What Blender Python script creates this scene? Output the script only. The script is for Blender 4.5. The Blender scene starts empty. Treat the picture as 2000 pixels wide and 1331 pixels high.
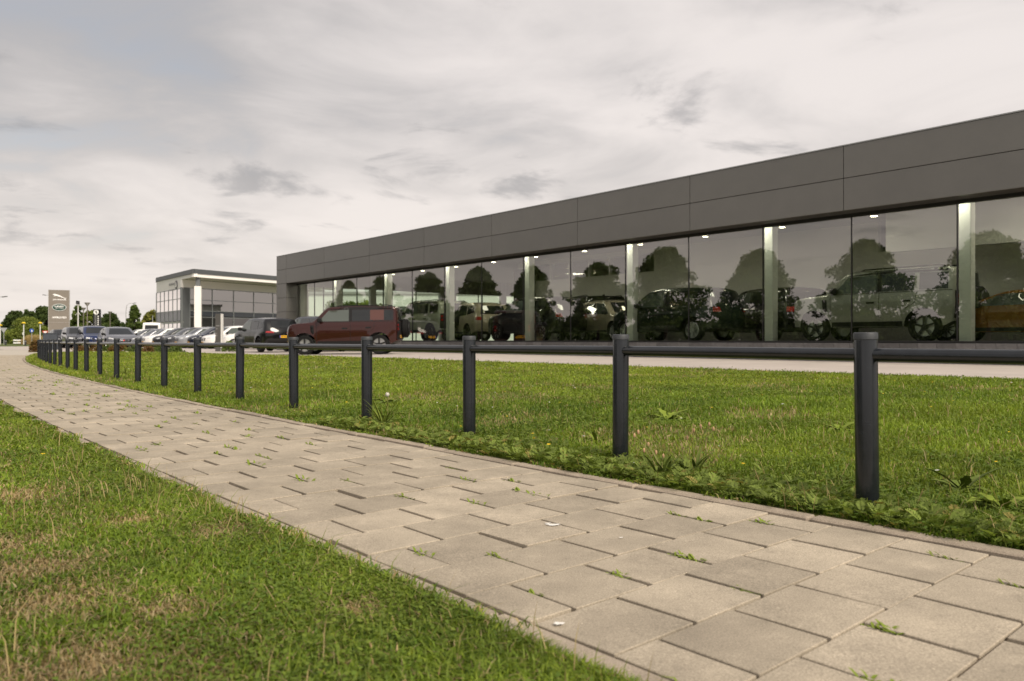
import bpy, math, random
import numpy as np
from mathutils import Vector, Matrix
from mathutils.bvhtree import BVHTree
from mathutils.geometry import delaunay_2d_cdt

random.seed(7); rng = np.random.default_rng(7)
R = math.radians
scene = bpy.context.scene
COL = scene.collection

# ------------------------------------------------------------------ camera
FPX, CAMH, V0 = 1520.0, 0.80, 664.0          # focal length and horizon row of a 2000 px wide frame
cam_d = bpy.data.cameras.new('camera'); cam = bpy.data.objects.new('camera', cam_d); COL.objects.link(cam)
cam.location = (0, 0, CAMH); cam.rotation_euler = (R(90), 0, 0)
cam_d.sensor_width = 36; cam_d.lens = FPX/2000*36; cam_d.shift_y = -0.00075
cam_d.clip_start = 0.05; cam_d.clip_end = 6000
cam_d.dof.use_dof = True; cam_d.dof.focus_distance = 5.6; cam_d.dof.aperture_fstop = 3.6
scene.camera = cam

# ------------------------------------------------------------------ world: hazy, mostly clouded sky
SUN_EL, SUN_AZ = R(41), math.atan2(-0.80, 0.60)      # direction the light comes from
world = bpy.data.worlds.new('World'); scene.world = world; world.use_nodes = True
wn, wl = world.node_tree.nodes, world.node_tree.links
wn.clear()
def N(tree, kind, **kw):
    n = tree.nodes.new(kind)
    for k, v in kw.items():
        if k in ('ops',): continue
        setattr(n, k, v)
    return n
def wnode(kind, **kw): return N(world.node_tree, kind, **kw)
def wmath(op, a, b=None, c=None, clamp=False):
    n = wnode('ShaderNodeMath', operation=op, use_clamp=clamp)
    for i, s in enumerate((a, b, c)):
        if s is None: continue
        if isinstance(s, (int, float)): n.inputs[i].default_value = s
        else: wl.new(s, n.inputs[i])
    return n.outputs[0]
def wmix(fac, a, b):
    n = wnode('ShaderNodeMix', data_type='RGBA', blend_type='MIX'); n.clamp_factor = True
    for sock, s in ((n.inputs[0], fac), (n.inputs[6], a), (n.inputs[7], b)):
        if isinstance(s, (int, float)): sock.default_value = s
        elif isinstance(s, tuple): sock.default_value = (*s, 1)
        else: wl.new(s, sock)
    return n.outputs[2]
def wramp(sock, pts):
    n = wnode('ShaderNodeMapRange', interpolation_type='SMOOTHSTEP')
    wl.new(sock, n.inputs[0])
    for i, v in enumerate(pts): n.inputs[i+1].default_value = v
    return n.outputs[0]
sky = wnode('ShaderNodeTexSky', sky_type='NISHITA'); sky.sun_disc = False
sky.sun_elevation = SUN_EL; sky.sun_rotation = math.pi/2 - SUN_AZ; sky.air_density = 1.2; sky.dust_density = 2.5
tc = wnode('ShaderNodeTexCoord'); sep = wnode('ShaderNodeSeparateXYZ'); wl.new(tc.outputs['Generated'], sep.inputs[0])
zz = wmath('ADD', wmath('MAXIMUM', sep.outputs[2], 0.0), 0.13)
px = wmath('DIVIDE', sep.outputs[0], zz); py = wmath('DIVIDE', sep.outputs[1], zz)
comb = wnode('ShaderNodeCombineXYZ'); wl.new(px, comb.inputs[0]); wl.new(py, comb.inputs[1])
def wnoise(scale, detail, rough, dist, off):
    mp = wnode('ShaderNodeMapping'); wl.new(comb.outputs[0], mp.inputs[0]); mp.inputs['Location'].default_value = off
    n = wnode('ShaderNodeTexNoise'); wl.new(mp.outputs[0], n.inputs['Vector'])
    n.inputs['Scale'].default_value = scale; n.inputs['Detail'].default_value = detail
    n.inputs['Roughness'].default_value = rough; n.inputs['Distortion'].default_value = dist
    return n.outputs['Fac']
big = wnoise(0.55, 3, 0.5, 0.3, (3.1, 0.7, 0)); mid = wnoise(1.5, 7, 0.55, 0.5, (1.3, 4.2, 0)); sml = wnoise(2.0, 8, 0.58, 0.35, (6.746, 2.23, 0))
GREY = (3.55, 3.40, 3.38); LIGHT = (6.2, 5.75, 5.52); DARK = (2.4, 2.33, 2.37)
horizon = wramp(sep.outputs[2], (0.0, 0.34, 1.0, 0.0))          # thin bright veil low down
base = wmix(wramp(wmath('ADD', wmath('MULTIPLY', big, 0.6), wmath('MULTIPLY', mid, 0.4)), (0.38, 0.60, 0.0, 1.0)), GREY, LIGHT)
base = wmix(wmath('MULTIPLY', horizon, 0.72), base, (6.7, 6.1, 5.62))
base = wmix(wmath('MULTIPLY', wramp(sml, (0.55, 0.70, 0.0, 0.60)), wramp(sep.outputs[2], (0.03, 0.15, 0.1, 1.0))), base, DARK)
cover = wramp(wmath('ADD', wmath('MULTIPLY', big, 0.5), wmath('MULTIPLY', mid, 0.5)), (0.30, 0.46, 0.72, 0.97))
skycol = wmix(cover, sky.outputs[0], base)
bg = wnode('ShaderNodeBackground'); wl.new(skycol, bg.inputs[0]); bg.inputs[1].default_value = 0.1
wo = wnode('ShaderNodeOutputWorld'); wl.new(bg.outputs[0], wo.inputs[0])

sun_d = bpy.data.lights.new('sun', 'SUN'); sun = bpy.data.objects.new('sun', sun_d); COL.objects.link(sun)
sun_d.energy = 2.9; sun_d.angle = R(24); sun_d.color = (1.0, 0.90, 0.76)
sd = Vector((math.cos(SUN_AZ)*math.cos(SUN_EL), math.sin(SUN_AZ)*math.cos(SUN_EL), math.sin(SUN_EL)))
sun.rotation_euler = sd.to_track_quat('Z', 'Y').to_euler(); sun.location = (20, -20, 30)

vs = scene.view_settings; vs.view_transform = 'Standard'; vs.look = 'None'; vs.exposure = 0.50; vs.gamma = 1; vs.use_curve_mapping = False
scene.cycles.max_bounces = 8; scene.cycles.transparent_max_bounces = 24; scene.cycles.glossy_bounces = 4
scene.cycles.caustics_reflective = False; scene.cycles.caustics_refractive = False
scene.cycles.use_denoising = True

# ------------------------------------------------------------------ helpers
def pix(u, v, z=0.0):
    Y = (CAMH - z)*FPX/(v - V0); return ((u-1000)/FPX*Y, Y)
def at(u, Y): return ((u-1000)/FPX*Y, Y)
def zv(v, Y): return CAMH - (v - V0)/FPX*Y

def tag(o, label=None, cat=None, group=None, kind=None):
    if label: o['label'] = label
    if cat: o['category'] = cat
    if group: o['group'] = group
    if kind: o['kind'] = kind
    return o
def thing(name, label, cat, loc=(0, 0, 0), rotz=0, group=None):
    o = bpy.data.objects.new(name, None); COL.objects.link(o)
    o.empty_display_size = 0.3
    o.location = loc; o.rotation_euler = (0, 0, rotz)
    return tag(o, label, cat, group)
def link(name, mesh, mat=None, parent=None, world_coords=False):
    o = bpy.data.objects.new(name, mesh); COL.objects.link(o)
    if mat is not None and not mesh.materials: mesh.materials.append(mat)
    if parent is not None:
        o.parent = parent
        if world_coords:
            m = Matrix.Translation(parent.location) @ Matrix.Rotation(parent.rotation_euler.z, 4, 'Z')
            o.matrix_parent_inverse = m.inverted()
    return o
class MB:
    def __init__(s): s.v = []; s.f = []
    def add(s, vs_, fs_):
        b = len(s.v); s.v += [tuple(p) for p in vs_]; s.f += [tuple(i+b for i in f) for f in fs_]; return s
    def box(s, x0, x1, y0, y1, z0, z1, bev=0.0, M=None):
        if bev <= 0:
            vs_ = [(x, y, z) for z in (z0, z1) for y in (y0, y1) for x in (x0, x1)]
            fs_ = [(0, 2, 3, 1), (4, 5, 7, 6), (0, 1, 5, 4), (2, 6, 7, 3), (0, 4, 6, 2), (1, 3, 7, 5)]
        else:
            b = min(bev, abs(x1-x0)/2.1, abs(y1-y0)/2.1, abs(z1-z0)/2.1); vs_ = []; idx = {}
            for ix, x in enumerate((x0, x1)):
                for iy, y in enumerate((y0, y1)):
                    for iz, z in enumerate((z0, z1)):
                        sx, sy, sz = (1 if ix == 0 else -1), (1 if iy == 0 else -1), (1 if iz == 0 else -1)
                        for k, p in enumerate(((x, y+sy*b, z+sz*b), (x+sx*b, y, z+sz*b), (x+sx*b, y+sy*b, z))):
                            idx[ix, iy, iz, k] = len(vs_); vs_.append(p)
            g = lambda a, b_, c, k: idx[a, b_, c, k]
            fs_ = []
            for i in (0, 1):
                fs_.append([g(i, 0, 0, 0), g(i, 1, 0, 0), g(i, 1, 1, 0), g(i, 0, 1, 0)][::(1 if i else -1)])
                fs_.append([g(0, i, 0, 1), g(1, i, 0, 1), g(1, i, 1, 1), g(0, i, 1, 1)][::(-1 if i else 1)])
                fs_.append([g(0, 0, i, 2), g(1, 0, i, 2), g(1, 1, i, 2), g(0, 1, i, 2)][::(1 if i else -1)])
            for i in (0, 1):
                for j in (0, 1):
                    o = 1 if (i ^ j) else -1
                    fs_.append([g(i, j, 0, 0), g(i, j, 1, 0), g(i, j, 1, 1), g(i, j, 0, 1)][::o])
                    fs_.append([g(i, 0, j, 0), g(i, 1, j, 0), g(i, 1, j, 2), g(i, 0, j, 2)][::-o])
                    fs_.append([g(0, i, j, 1), g(1, i, j, 1), g(1, i, j, 2), g(0, i, j, 2)][::o])
                    for k in (0, 1):
                        t = [g(i, j, k, 0), g(i, j, k, 1), g(i, j, k, 2)]
                        fs_.append(t[::(1 if (i ^ j ^ k) == 0 else -1)])
        if M is not None: vs_ = [M @ Vector(p) for p in vs_]
        return s.add(vs_, fs_)
    def tube(s, pts, rads, n=10, cap=True):
        pts = [Vector(p) for p in pts]; rings = []
        for i, p in enumerate(pts):
            d = (pts[min(i+1, len(pts)-1)] - pts[max(i-1, 0)]).normalized()
            a = d.orthogonal().normalized() if abs(d.z) < 0.9 else Vector((1, 0, 0)).cross(d).normalized()
            if abs(d.z) < 0.9: a = Vector((0, 0, 1)).cross(d).normalized()
            b = d.cross(a); r = rads[i] if hasattr(rads, '__len__') else rads
            rings.append([p + (a*math.cos(2*math.pi*k/n) + b*math.sin(2*math.pi*k/n))*r for k in range(n)])
        vs_ = [q for r_ in rings for q in r_]; fs_ = []
        for i in range(len(pts)-1):
            for k in range(n):
                fs_.append((i*n+k, i*n+(k+1) % n, (i+1)*n+(k+1) % n, (i+1)*n+k))
        if cap:
            fs_.append(tuple(range(n))[::-1]); fs_.append(tuple((len(pts)-1)*n+k for k in range(n)))
        return s.add(vs_, fs_)
    def lathe(s, prof, n=24, axis='z', M=None):
        vs_ = []; fs_ = []; m = len(prof)
        for k in range(n):
            a = 2*math.pi*k/n; c, si = math.cos(a), math.sin(a)
            for r, h in prof:
                vs_.append((r*c, r*si, h) if axis == 'z' else (r*c, h, r*si))
        for k in range(n):
            for j in range(m-1):
                q = (k*m+j, ((k+1) % n)*m+j, ((k+1) % n)*m+j+1, k*m+j+1)
                fs_.append(q if axis == 'z' else q[::-1])
        if M is not None: vs_ = [M @ Vector(p) for p in vs_]
        return s.add(vs_, fs_)
    def quad(s, a, b, c, d): return s.add([a, b, c, d], [(0, 1, 2, 3)])
    def prism(s, poly, y0, y1, M=None):      # polygon in (x, z) extruded along y
        n = len(poly); vs_ = [(x, y0, z) for x, z in poly] + [(x, y1, z) for x, z in poly]
        fs_ = [tuple(range(n)), tuple(range(2*n-1, n-1, -1))] + [(i, i+n, (i+1) % n+n, (i+1) % n) for i in range(n)]
        if M is not None: vs_ = [M @ Vector(p) for p in vs_]
        return s.add(vs_, fs_)
    def mesh(s, name='mesh', smooth=False):
        m = bpy.data.meshes.new(name); m.from_pydata(s.v, [], s.f); m.update()
        if smooth:
            m.shade_smooth()
            try: m.set_sharp_from_angle(angle=R(38))
            except Exception: pass
        return m
    def build(s, name, mat, parent=None, smooth=False, wc=False):
        return link(name, s.mesh(name, smooth), mat, parent, wc)

# ------------------------------------------------------------------ materials
MATS = {}
def newmat(name):
    m = bpy.data.materials.new(name); m.use_nodes = True; m.node_tree.nodes.clear(); MATS[name] = m
    return m
def pmat(name, col, rough=0.6, metal=0.0, coat=0.0, spec=0.5, var=0.0, nscale=8.0, namt=0.0, bump=0.0, bscale=60.0, objvar=0.0, coord='Object', emit=None, estr=0.0):
    m = newmat(name); t = m.node_tree; L = t.links
    p = t.nodes.new('ShaderNodeBsdfPrincipled'); o = t.nodes.new('ShaderNodeOutputMaterial'); L.new(p.outputs[0], o.inputs[0])
    p.inputs['Base Color'].default_value = (*col, 1); p.inputs['Roughness'].default_value = rough
    p.inputs['Metallic'].default_value = metal; p.inputs['Coat Weight'].default_value = coat; p.inputs['Coat Roughness'].default_value = 0.04
    p.inputs['Specular IOR Level'].default_value = spec
    if emit: p.inputs['Emission Color'].default_value = (*emit, 1); p.inputs['Emission Strength'].default_value = estr
    if namt > 0 or bump > 0 or objvar > 0:
        tcn = t.nodes.new('ShaderNodeTexCoord')
        cur = None
        if namt > 0:
            n1 = t.nodes.new('ShaderNodeTexNoise'); n1.inputs['Scale'].default_value = nscale; n1.inputs['Detail'].default_value = 6
            n1.inputs['Roughness'].default_value = 0.65
            L.new(tcn.outputs[coord], n1.inputs['Vector'])
            mr = t.nodes.new('ShaderNodeMapRange'); L.new(n1.outputs[0], mr.inputs[0])
            mr.inputs[1].default_value = 0.25; mr.inputs[2].default_value = 0.75; mr.inputs[3].default_value = 1-namt; mr.inputs[4].default_value = 1+namt
            cur = mr.outputs[0]
            r2 = t.nodes.new('ShaderNodeMapRange'); L.new(n1.outputs[0], r2.inputs[0])
            r2.inputs[3].default_value = max(0.02, rough-0.1); r2.inputs[4].default_value = min(1, rough+0.1); L.new(r2.outputs[0], p.inputs['Roughness'])
        if objvar > 0:
            oi = t.nodes.new('ShaderNodeObjectInfo'); mr = t.nodes.new('ShaderNodeMapRange'); L.new(oi.outputs['Random'], mr.inputs[0])
            mr.inputs[3].default_value = 1-objvar; mr.inputs[4].default_value = 1+objvar
            if cur is None: cur = mr.outputs[0]
            else:
                mm = t.nodes.new('ShaderNodeMath'); mm.operation = 'MULTIPLY'; L.new(cur, mm.inputs[0]); L.new(mr.outputs[0], mm.inputs[1]); cur = mm.outputs[0]
        if cur is not None:
            vm = t.nodes.new('ShaderNodeVectorMath'); vm.operation = 'SCALE'; vm.inputs[0].default_value = col; L.new(cur, vm.inputs['Scale'])
            L.new(vm.outputs[0], p.inputs['Base Color'])
        if bump > 0:
            n2 = t.nodes.new('ShaderNodeTexNoise'); n2.inputs['Scale'].default_value = bscale; n2.inputs['Detail'].default_value = 4
            L.new(tcn.outputs[coord], n2.inputs['Vector'])
            bp = t.nodes.new('ShaderNodeBump'); bp.inputs['Strength'].default_value = bump; bp.inputs['Distance'].default_value = 0.01
            L.new(n2.outputs[0], bp.inputs['Height']); L.new(bp.outputs[0], p.inputs['Normal'])
    return m
def glassmat(name, refl, tint, rough=0.0):
    m = newmat(name); t = m.node_tree; L = t.links
    fr = t.nodes.new('ShaderNodeFresnel'); fr.inputs[0].default_value = 1.5
    mr = t.nodes.new('ShaderNodeMapRange'); L.new(fr.outputs[0], mr.inputs[0]); mr.inputs[1].default_value = 0.04; mr.inputs[3].default_value = refl; mr.inputs[4].default_value = 1.0
    tr = t.nodes.new('ShaderNodeBsdfTransparent'); tr.inputs[0].default_value = (*tint, 1)
    gl = t.nodes.new('ShaderNodeBsdfGlossy'); gl.inputs['Color'].default_value = (0.95, 0.91, 0.89, 1); gl.inputs['Roughness'].default_value = rough
    mx = t.nodes.new('ShaderNodeMixShader'); L.new(mr.outputs[0], mx.inputs[0]); L.new(tr.outputs[0], mx.inputs[1]); L.new(gl.outputs[0], mx.inputs[2])
    o = t.nodes.new('ShaderNodeOutputMaterial'); L.new(mx.outputs[0], o.inputs[0])
    return m
def leafmat(name, rough=0.55, trans=0.35):
    m = newmat(name); t = m.node_tree; L = t.links
    a = t.nodes.new('ShaderNodeAttribute'); a.attribute_name = 'col'
    d = t.nodes.new('ShaderNodeBsdfPrincipled'); d.inputs['Roughness'].default_value = rough; d.inputs['Specular IOR Level'].default_value = 0.3
    L.new(a.outputs['Color'], d.inputs['Base Color'])
    tl = t.nodes.new('ShaderNodeBsdfTranslucent'); g = t.nodes.new('ShaderNodeVectorMath'); g.operation = 'MULTIPLY'; g.inputs[1].default_value = (1.25, 1.3, 0.8)
    L.new(a.outputs['Color'], g.inputs[0]); L.new(g.outputs[0], tl.inputs[0])
    mx = t.nodes.new('ShaderNodeMixShader'); mx.inputs[0].default_value = trans; L.new(d.outputs[0], mx.inputs[1]); L.new(tl.outputs[0], mx.inputs[2])
    o = t.nodes.new('ShaderNodeOutputMaterial'); L.new(mx.outputs[0], o.inputs[0])
    return m
def soilmat(name, c1, c2, c3, s1=0.6, s2=9.0, rough=0.9):
    """grass / earth sheet: two colours in large patches, a third as fine speckle"""
    m = newmat(name); t = m.node_tree; L = t.links
    tcn = t.nodes.new('ShaderNodeTexCoord')
    def noise(sc, det):
        n = t.nodes.new('ShaderNodeTexNoise'); n.inputs['Scale'].default_value = sc; n.inputs['Detail'].default_value = det; n.inputs['Roughness'].default_value = 0.7
        L.new(tcn.outputs['Object'], n.inputs['Vector']); return n.outputs[0]
    def ramp(s, a, b):
        r = t.nodes.new('ShaderNodeMapRange'); L.new(s, r.inputs[0]); r.inputs[1].default_value = a; r.inputs[2].default_value = b; return r.outputs[0]
    def mix(f, a, b):
        n = t.nodes.new('ShaderNodeMix'); n.data_type = 'RGBA'; L.new(f, n.inputs[0])
        for sck, s in ((n.inputs[6], a), (n.inputs[7], b)):
            if isinstance(s, tuple): sck.default_value = (*s, 1)
            else: L.new(s, sck)
        return n.outputs[2]
    c = mix(ramp(noise(s1, 5), 0.4, 0.62), c1, c2); c = mix(ramp(noise(s2, 8), 0.5, 0.75), c, c3)
    p = t.nodes.new('ShaderNodeBsdfPrincipled'); p.inputs['Roughness'].default_value = rough; p.inputs['Specular IOR Level'].default_value = 0.2
    L.new(c, p.inputs['Base Color'])
    bp = t.nodes.new('ShaderNodeBump'); bp.inputs['Strength'].default_value = 0.6; bp.inputs['Distance'].default_value = 0.03
    L.new(noise(40, 4), bp.inputs['Height']); L.new(bp.outputs[0], p.inputs['Normal'])
    o = t.nodes.new('ShaderNodeOutputMaterial'); L.new(p.outputs[0], o.inputs[0])
    return m
def pavermat(name, col, dark):
    """concrete flag: broad blotches, aggregate speckle in light and dark, tone varies from piece to piece"""
    m = newmat(name); t = m.node_tree; L = t.links
    ge = t.nodes.new('ShaderNodeNewGeometry')
    def noise(sc, det, r=0.6):
        n = t.nodes.new('ShaderNodeTexNoise'); n.inputs['Scale'].default_value = sc; n.inputs['Detail'].default_value = det; n.inputs['Roughness'].default_value = r
        L.new(ge.outputs['Position'], n.inputs['Vector']); return n.outputs[0]
    def ramp(s, a, b, lo, hi):
        r = t.nodes.new('ShaderNodeMapRange'); L.new(s, r.inputs[0]); r.inputs[1].default_value = a; r.inputs[2].default_value = b; r.inputs[3].default_value = lo; r.inputs[4].default_value = hi; return r.outputs[0]
    def mul(a, b):
        n = t.nodes.new('ShaderNodeMath'); n.operation = 'MULTIPLY'; L.new(a, n.inputs[0]); L.new(b, n.inputs[1]); return n.outputs[0]
    oi = t.nodes.new('ShaderNodeObjectInfo')
    f = mul(ramp(noise(3.5, 6), 0.3, 0.7, 0.82, 1.14), ramp(oi.outputs['Random'], 0, 1, 0.86, 1.10))
    f = mul(f, ramp(noise(190, 3), 0.3, 0.7, 0.66, 1.30))
    f = mul(f, ramp(noise(120, 2), 0.62, 0.72, 1.0, 1.35))
    f = mul(f, ramp(noise(22, 6, 0.75), 0.28, 0.46, 0.74, 1.0))
    f = mul(f, ramp(noise(7, 4, 0.7), 0.60, 0.72, 1.0, 1.12))
    f = mul(f, ramp(noise(1.1, 5, 0.6), 0.32, 0.66, 0.86, 1.08))
    vm = t.nodes.new('ShaderNodeVectorMath'); vm.operation = 'SCALE'; vm.inputs[0].default_value = col; L.new(f, vm.inputs['Scale'])
    p = t.nodes.new('ShaderNodeBsdfPrincipled'); p.inputs['Roughness'].default_value = 0.85; p.inputs['Specular IOR Level'].default_value = 0.3
    L.new(vm.outputs[0], p.inputs['Base Color'])
    bp = t.nodes.new('ShaderNodeBump'); bp.inputs['Strength'].default_value = 0.35; bp.inputs['Distance'].default_value = 0.003
    L.new(noise(300, 3), bp.inputs['Height']); L.new(bp.outputs[0], p.inputs['Normal'])
    o = t.nodes.new('ShaderNodeOutputMaterial'); L.new(p.outputs[0], o.inputs[0])
    return m

pavermat('paver', (0.380, 0.326, 0.252), 0.5)
pavermat('kerb', (0.36, 0.30, 0.235), 0.5)
pmat('joint_soil', (0.10, 0.072, 0.045), 0.95, namt=0.35, nscale=30)
soilmat('lawn_soil', (0.105, 0.130, 0.026), (0.15, 0.155, 0.040), (0.17, 0.13, 0.065))
soilmat('verge_soil', (0.085, 0.085, 0.028), (0.19, 0.135, 0.075), (0.11, 0.085, 0.045), s1=1.1)
soilmat('ground_grass', (0.075, 0.10, 0.025), (0.10, 0.12, 0.035), (0.12, 0.11, 0.05), s1=0.05, s2=2.0)
pmat('lot', (0.43, 0.38, 0.345), 0.85, namt=0.14, nscale=0.9, bump=0.2)
pmat('drive', (0.42, 0.38, 0.32), 0.85, namt=0.12, nscale=1.5)
pp = pmat('post_paint', (0.0105, 0.013, 0.0165), 0.20, spec=0.55, namt=0.35, nscale=16, bump=0.04, bscale=150)
def add_specks(m, scale, lo, hi, col):
    t = m.node_tree; L = t.links; p = next(n for n in t.nodes if n.type == 'BSDF_PRINCIPLED'); src = p.inputs['Base Color'].links[0].from_socket
    ge = t.nodes.new('ShaderNodeNewGeometry'); n = t.nodes.new('ShaderNodeTexNoise'); n.inputs['Scale'].default_value = scale; n.inputs['Detail'].default_value = 5; n.inputs['Roughness'].default_value = 0.7
    L.new(ge.outputs['Position'], n.inputs['Vector']); r = t.nodes.new('ShaderNodeMapRange'); L.new(n.outputs[0], r.inputs[0]); r.inputs[1].default_value = lo; r.inputs[2].default_value = hi; r.inputs[4].default_value = 0.55
    mx = t.nodes.new('ShaderNodeMix'); mx.data_type = 'RGBA'; L.new(r.outputs[0], mx.inputs[0]); L.new(src, mx.inputs[6]); mx.inputs[7].default_value = (*col, 1); L.new(mx.outputs[2], p.inputs['Base Color'])
add_specks(pp, 38, 0.68, 0.78, (0.13, 0.125, 0.115))
pmat('cap_plastic', (0.04, 0.044, 0.05), 0.55, namt=0.25, nscale=60)
leafmat('grass'); leafmat('leaf', 0.75, 0.3); leafmat('flower', 0.7, 0.2)
pmat('bark', (0.06, 0.048, 0.038), 0.9, namt=0.3, nscale=12, bump=0.5, bscale=20)

# ------------------------------------------------------------------ ground plan
def curve_x(y): return 4.31361459e-03*y*y - 0.903508156*y + 4.37509138       # right-hand kerb of the path
_ys = np.linspace(-2.5, 48, 2400); _xs = curve_x(_ys)
_sl = np.concatenate([[0], np.cumsum(np.hypot(np.diff(_xs), np.diff(_ys)))])
def path_pt(s, t):
    """point s metres along the kerb, t metres to the left of it; returns x, y, heading"""
    y = np.interp(s, _sl, _ys); x = curve_x(y); dx = 2*4.31361459e-03*y - 0.903508156
    n = np.sqrt(1+dx*dx)
    return x - t/n, y + t*dx/n, np.arctan2(1/n, dx/n)
S_END = float(np.interp(41.0, _ys, _sl)); PATH_W = 1.77
ES = Vector((0.6468, -0.7627)); ED = Vector((0.7627, 0.6468))            # along / into the showroom
def lot_z(x): return min(0.21, max(0.13, 0.20 + 0.006*(x + 6.6)))
LOT_EDGE = [(26, -9.4), (14.4, 4.1), (7.7, 11.7), (2.0, 18.2), (-4, 25), (-8.5, 30.1), (-12.9, 35.0), (-17.5, 40.5), (-22, 43.5), (-26, 44.8), (-26.3, 49.5), (-34, 52), (-44, 64), (-52, 76)]
def hit_edge(p, d):
    best = None
    for (ax, ay), (bx, by) in zip(LOT_EDGE[:-1], LOT_EDGE[1:]):
        ex, ey = bx-ax, by-ay; den = d[0]*ey - d[1]*ex
        if abs(den) < 1e-9: continue
        k = ((ax-p[0])*ey - (ay-p[1])*ex)/den; m = ((ax-p[0])*d[1] - (ay-p[1])*d[0])/den
        if -1e-6 <= m <= 1+1e-6 and k > 0 and (best is None or k < best): best = k
    return best

def vnoise(x, y, seed=0):
    """smooth value noise on numpy arrays"""
    xi, yi = np.floor(x).astype(int), np.floor(y).astype(int); fx, fy = x-xi, y-yi
    fx, fy = fx*fx*(3-2*fx), fy*fy*(3-2*fy)
    def hsh(a, b):
        n = (a*374761393 + b*668265263 + seed*1442695041) & 0xffffffff
        n = ((n ^ (n >> 13))*1274126177) & 0xffffffff
        return ((n ^ (n >> 16)) & 0xffff)/65535.0
    return (hsh(xi, yi)*(1-fx)+hsh(xi+1, yi)*fx)*(1-fy) + (hsh(xi, yi+1)*(1-fx)+hsh(xi+1, yi+1)*fx)*fy
def fbm(x, y, seed=0): return 0.55*vnoise(x, y, seed)+0.3*vnoise(2.1*x, 2.1*y, seed+1)+0.15*vnoise(4.3*x, 4.3*y, seed+2)

# the far ground sheet
g = MB(); g.quad((-3000, -3000, -0.13), (3000, -3000, -0.13), (3000, 3000, -0.13), (-3000, 3000, -0.13))
tag(g.build('ground', MATS['ground_grass']), kind='structure')

# car park
lot = MB(); NS = 26
for (ax, ay), (bx, by) in zip(LOT_EDGE[:-1], LOT_EDGE[1:]):
    for i in range(NS):
        k0, k1 = 85*i/NS, 85*(i+1)/NS
        q = [(ax+ED.x*k0, ay+ED.y*k0), (ax+ED.x*k1, ay+ED.y*k1), (bx+ED.x*k1, by+ED.y*k1), (bx+ED.x*k0, by+ED.y*k0)]
        lot.quad(*[(x, y, lot_z(x)) for x, y in q][::-1])
tag(lot.build('car_park_paving', MATS['lot']), kind='structure')
edge_skirt = MB()
for (ax, ay), (bx, by) in zip(LOT_EDGE[:-1], LOT_EDGE[1:]):
    edge_skirt.quad((ax, ay, -0.1), (bx, by, -0.1), (bx, by, lot_z(bx)), (ax, ay, lot_z(ax)))
tag(edge_skirt.build('car_park_edge', MATS['lot']), kind='structure')
dr = MB(); dr.quad((-90, 40.6, -0.02), (-25.6, 41.2, -0.02), (-25.9, 50.5, 0.152), (-90, 49.5, -0.02))
tag(dr.build('driveway', MATS['drive']), kind='structure')

# lawn between kerb and car park, verge on the other side
sv = np.concatenate([np.linspace(0.0, 20, 60), np.linspace(20.5, S_END+3.6, 60)])
lawn_rows = []; NV = 14
for s in sv:
    x, y, hd = path_pt(s, -0.08); d = (math.sin(hd), -math.cos(hd)); k = hit_edge((x, y), d) or 6.0
    k = min(k, 14.0); lawn_rows.append((x, y, d[0], d[1], k))
lawn_rows = np.array(lawn_rows)
def lawn_point(s, w):
    x, y, dx, dy, k = (np.interp(s, sv, lawn_rows[:, i]) for i in range(5))
    X, Y = x+dx*k*w, y+dy*k*w
    ze = np.clip(0.20+0.006*(x+dx*k+6.6), 0.13, 0.21)-0.03
    z = 0.0 + (ze)*w**1.15 + 0.035*(fbm(X*1.1, Y*1.1, 5)-0.5)*np.minimum(1, w*6)*np.minimum(1, (1-w)*8) + 0.02*np.minimum(1, w*12)
    return X, Y, z, k
ws = np.linspace(0, 1, NV+1)**1.3
SS, WW = np.meshgrid(sv, ws, indexing='ij'); LX, LY, LZ, _ = lawn_point(SS, WW)
lw = MB(); lw.v = [tuple(map(float, p)) for p in zip(LX.ravel(), LY.ravel(), LZ.ravel())]
lw.f = [(i*(NV+1)+j, i*(NV+1)+j+1, (i+1)*(NV+1)+j+1, (i+1)*(NV+1)+j) for i in range(len(sv)-1) for j in range(NV)]
tag(lw.build('lawn', MATS['lawn_soil'], smooth=True), kind='structure')
def verge_point(s, w):
    t = 1.885 + 14*w; X, Y, _ = path_pt(s, t)
    return X, Y, -0.012 + 0.05*(fbm(X*1.3, Y*1.3, 9)-0.4)*np.minimum(1, w*40)
SS, WW = np.meshgrid(sv[:100], np.linspace(0, 1, 29)**1.4, indexing='ij'); LX, LY, LZ = verge_point(SS, WW)
vg = MB(); vg.v = [tuple(map(float, p)) for p in zip(LX.ravel(), LY.ravel(), LZ.ravel())]
vg.f = [(i*29+j, (i+1)*29+j, (i+1)*29+j+1, i*29+j+1) for i in range(99) for j in range(28)]
tag(vg.build('verge', MATS['verge_soil'], smooth=True), kind='structure')

# ------------------------------------------------------------------ paved path: bed, flags, kerb stones
pb = MB()
for a, b in zip(np.arange(0, S_END, 0.5), np.arange(0.5, S_END+0.5, 0.5)):
    q = [path_pt(a, -0.10), path_pt(b, -0.10), path_pt(b, 1.9), path_pt(a, 1.9)]
    pb.quad(*[(float(p[0]), float(p[1]), -0.014) for p in q])
path = tag(pb.build('path', MATS['joint_soil']), kind='structure')
def flag_mesh(w):
    m = MB(); m.box(-0.1482, 0.1482, -w/2, w/2, -0.06, 0.0, bev=0.0025); return m
PITCH_S, PITCH_T = 0.303, PATH_W/5
full = flag_mesh(PITCH_T-0.021).mesh('paving_flag'); half = flag_mesh(PITCH_T/2-0.012).mesh('paving_half_flag')
full.materials.append(MATS['paver']); half.materials.append(MATS['paver'])
def st_of(x, y):
    k = int(np.argmin((_xs-x)**2+(_ys-y)**2)); return float(_sl[k]), math.hypot(_xs[k]-x, _ys[k]-y)
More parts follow.
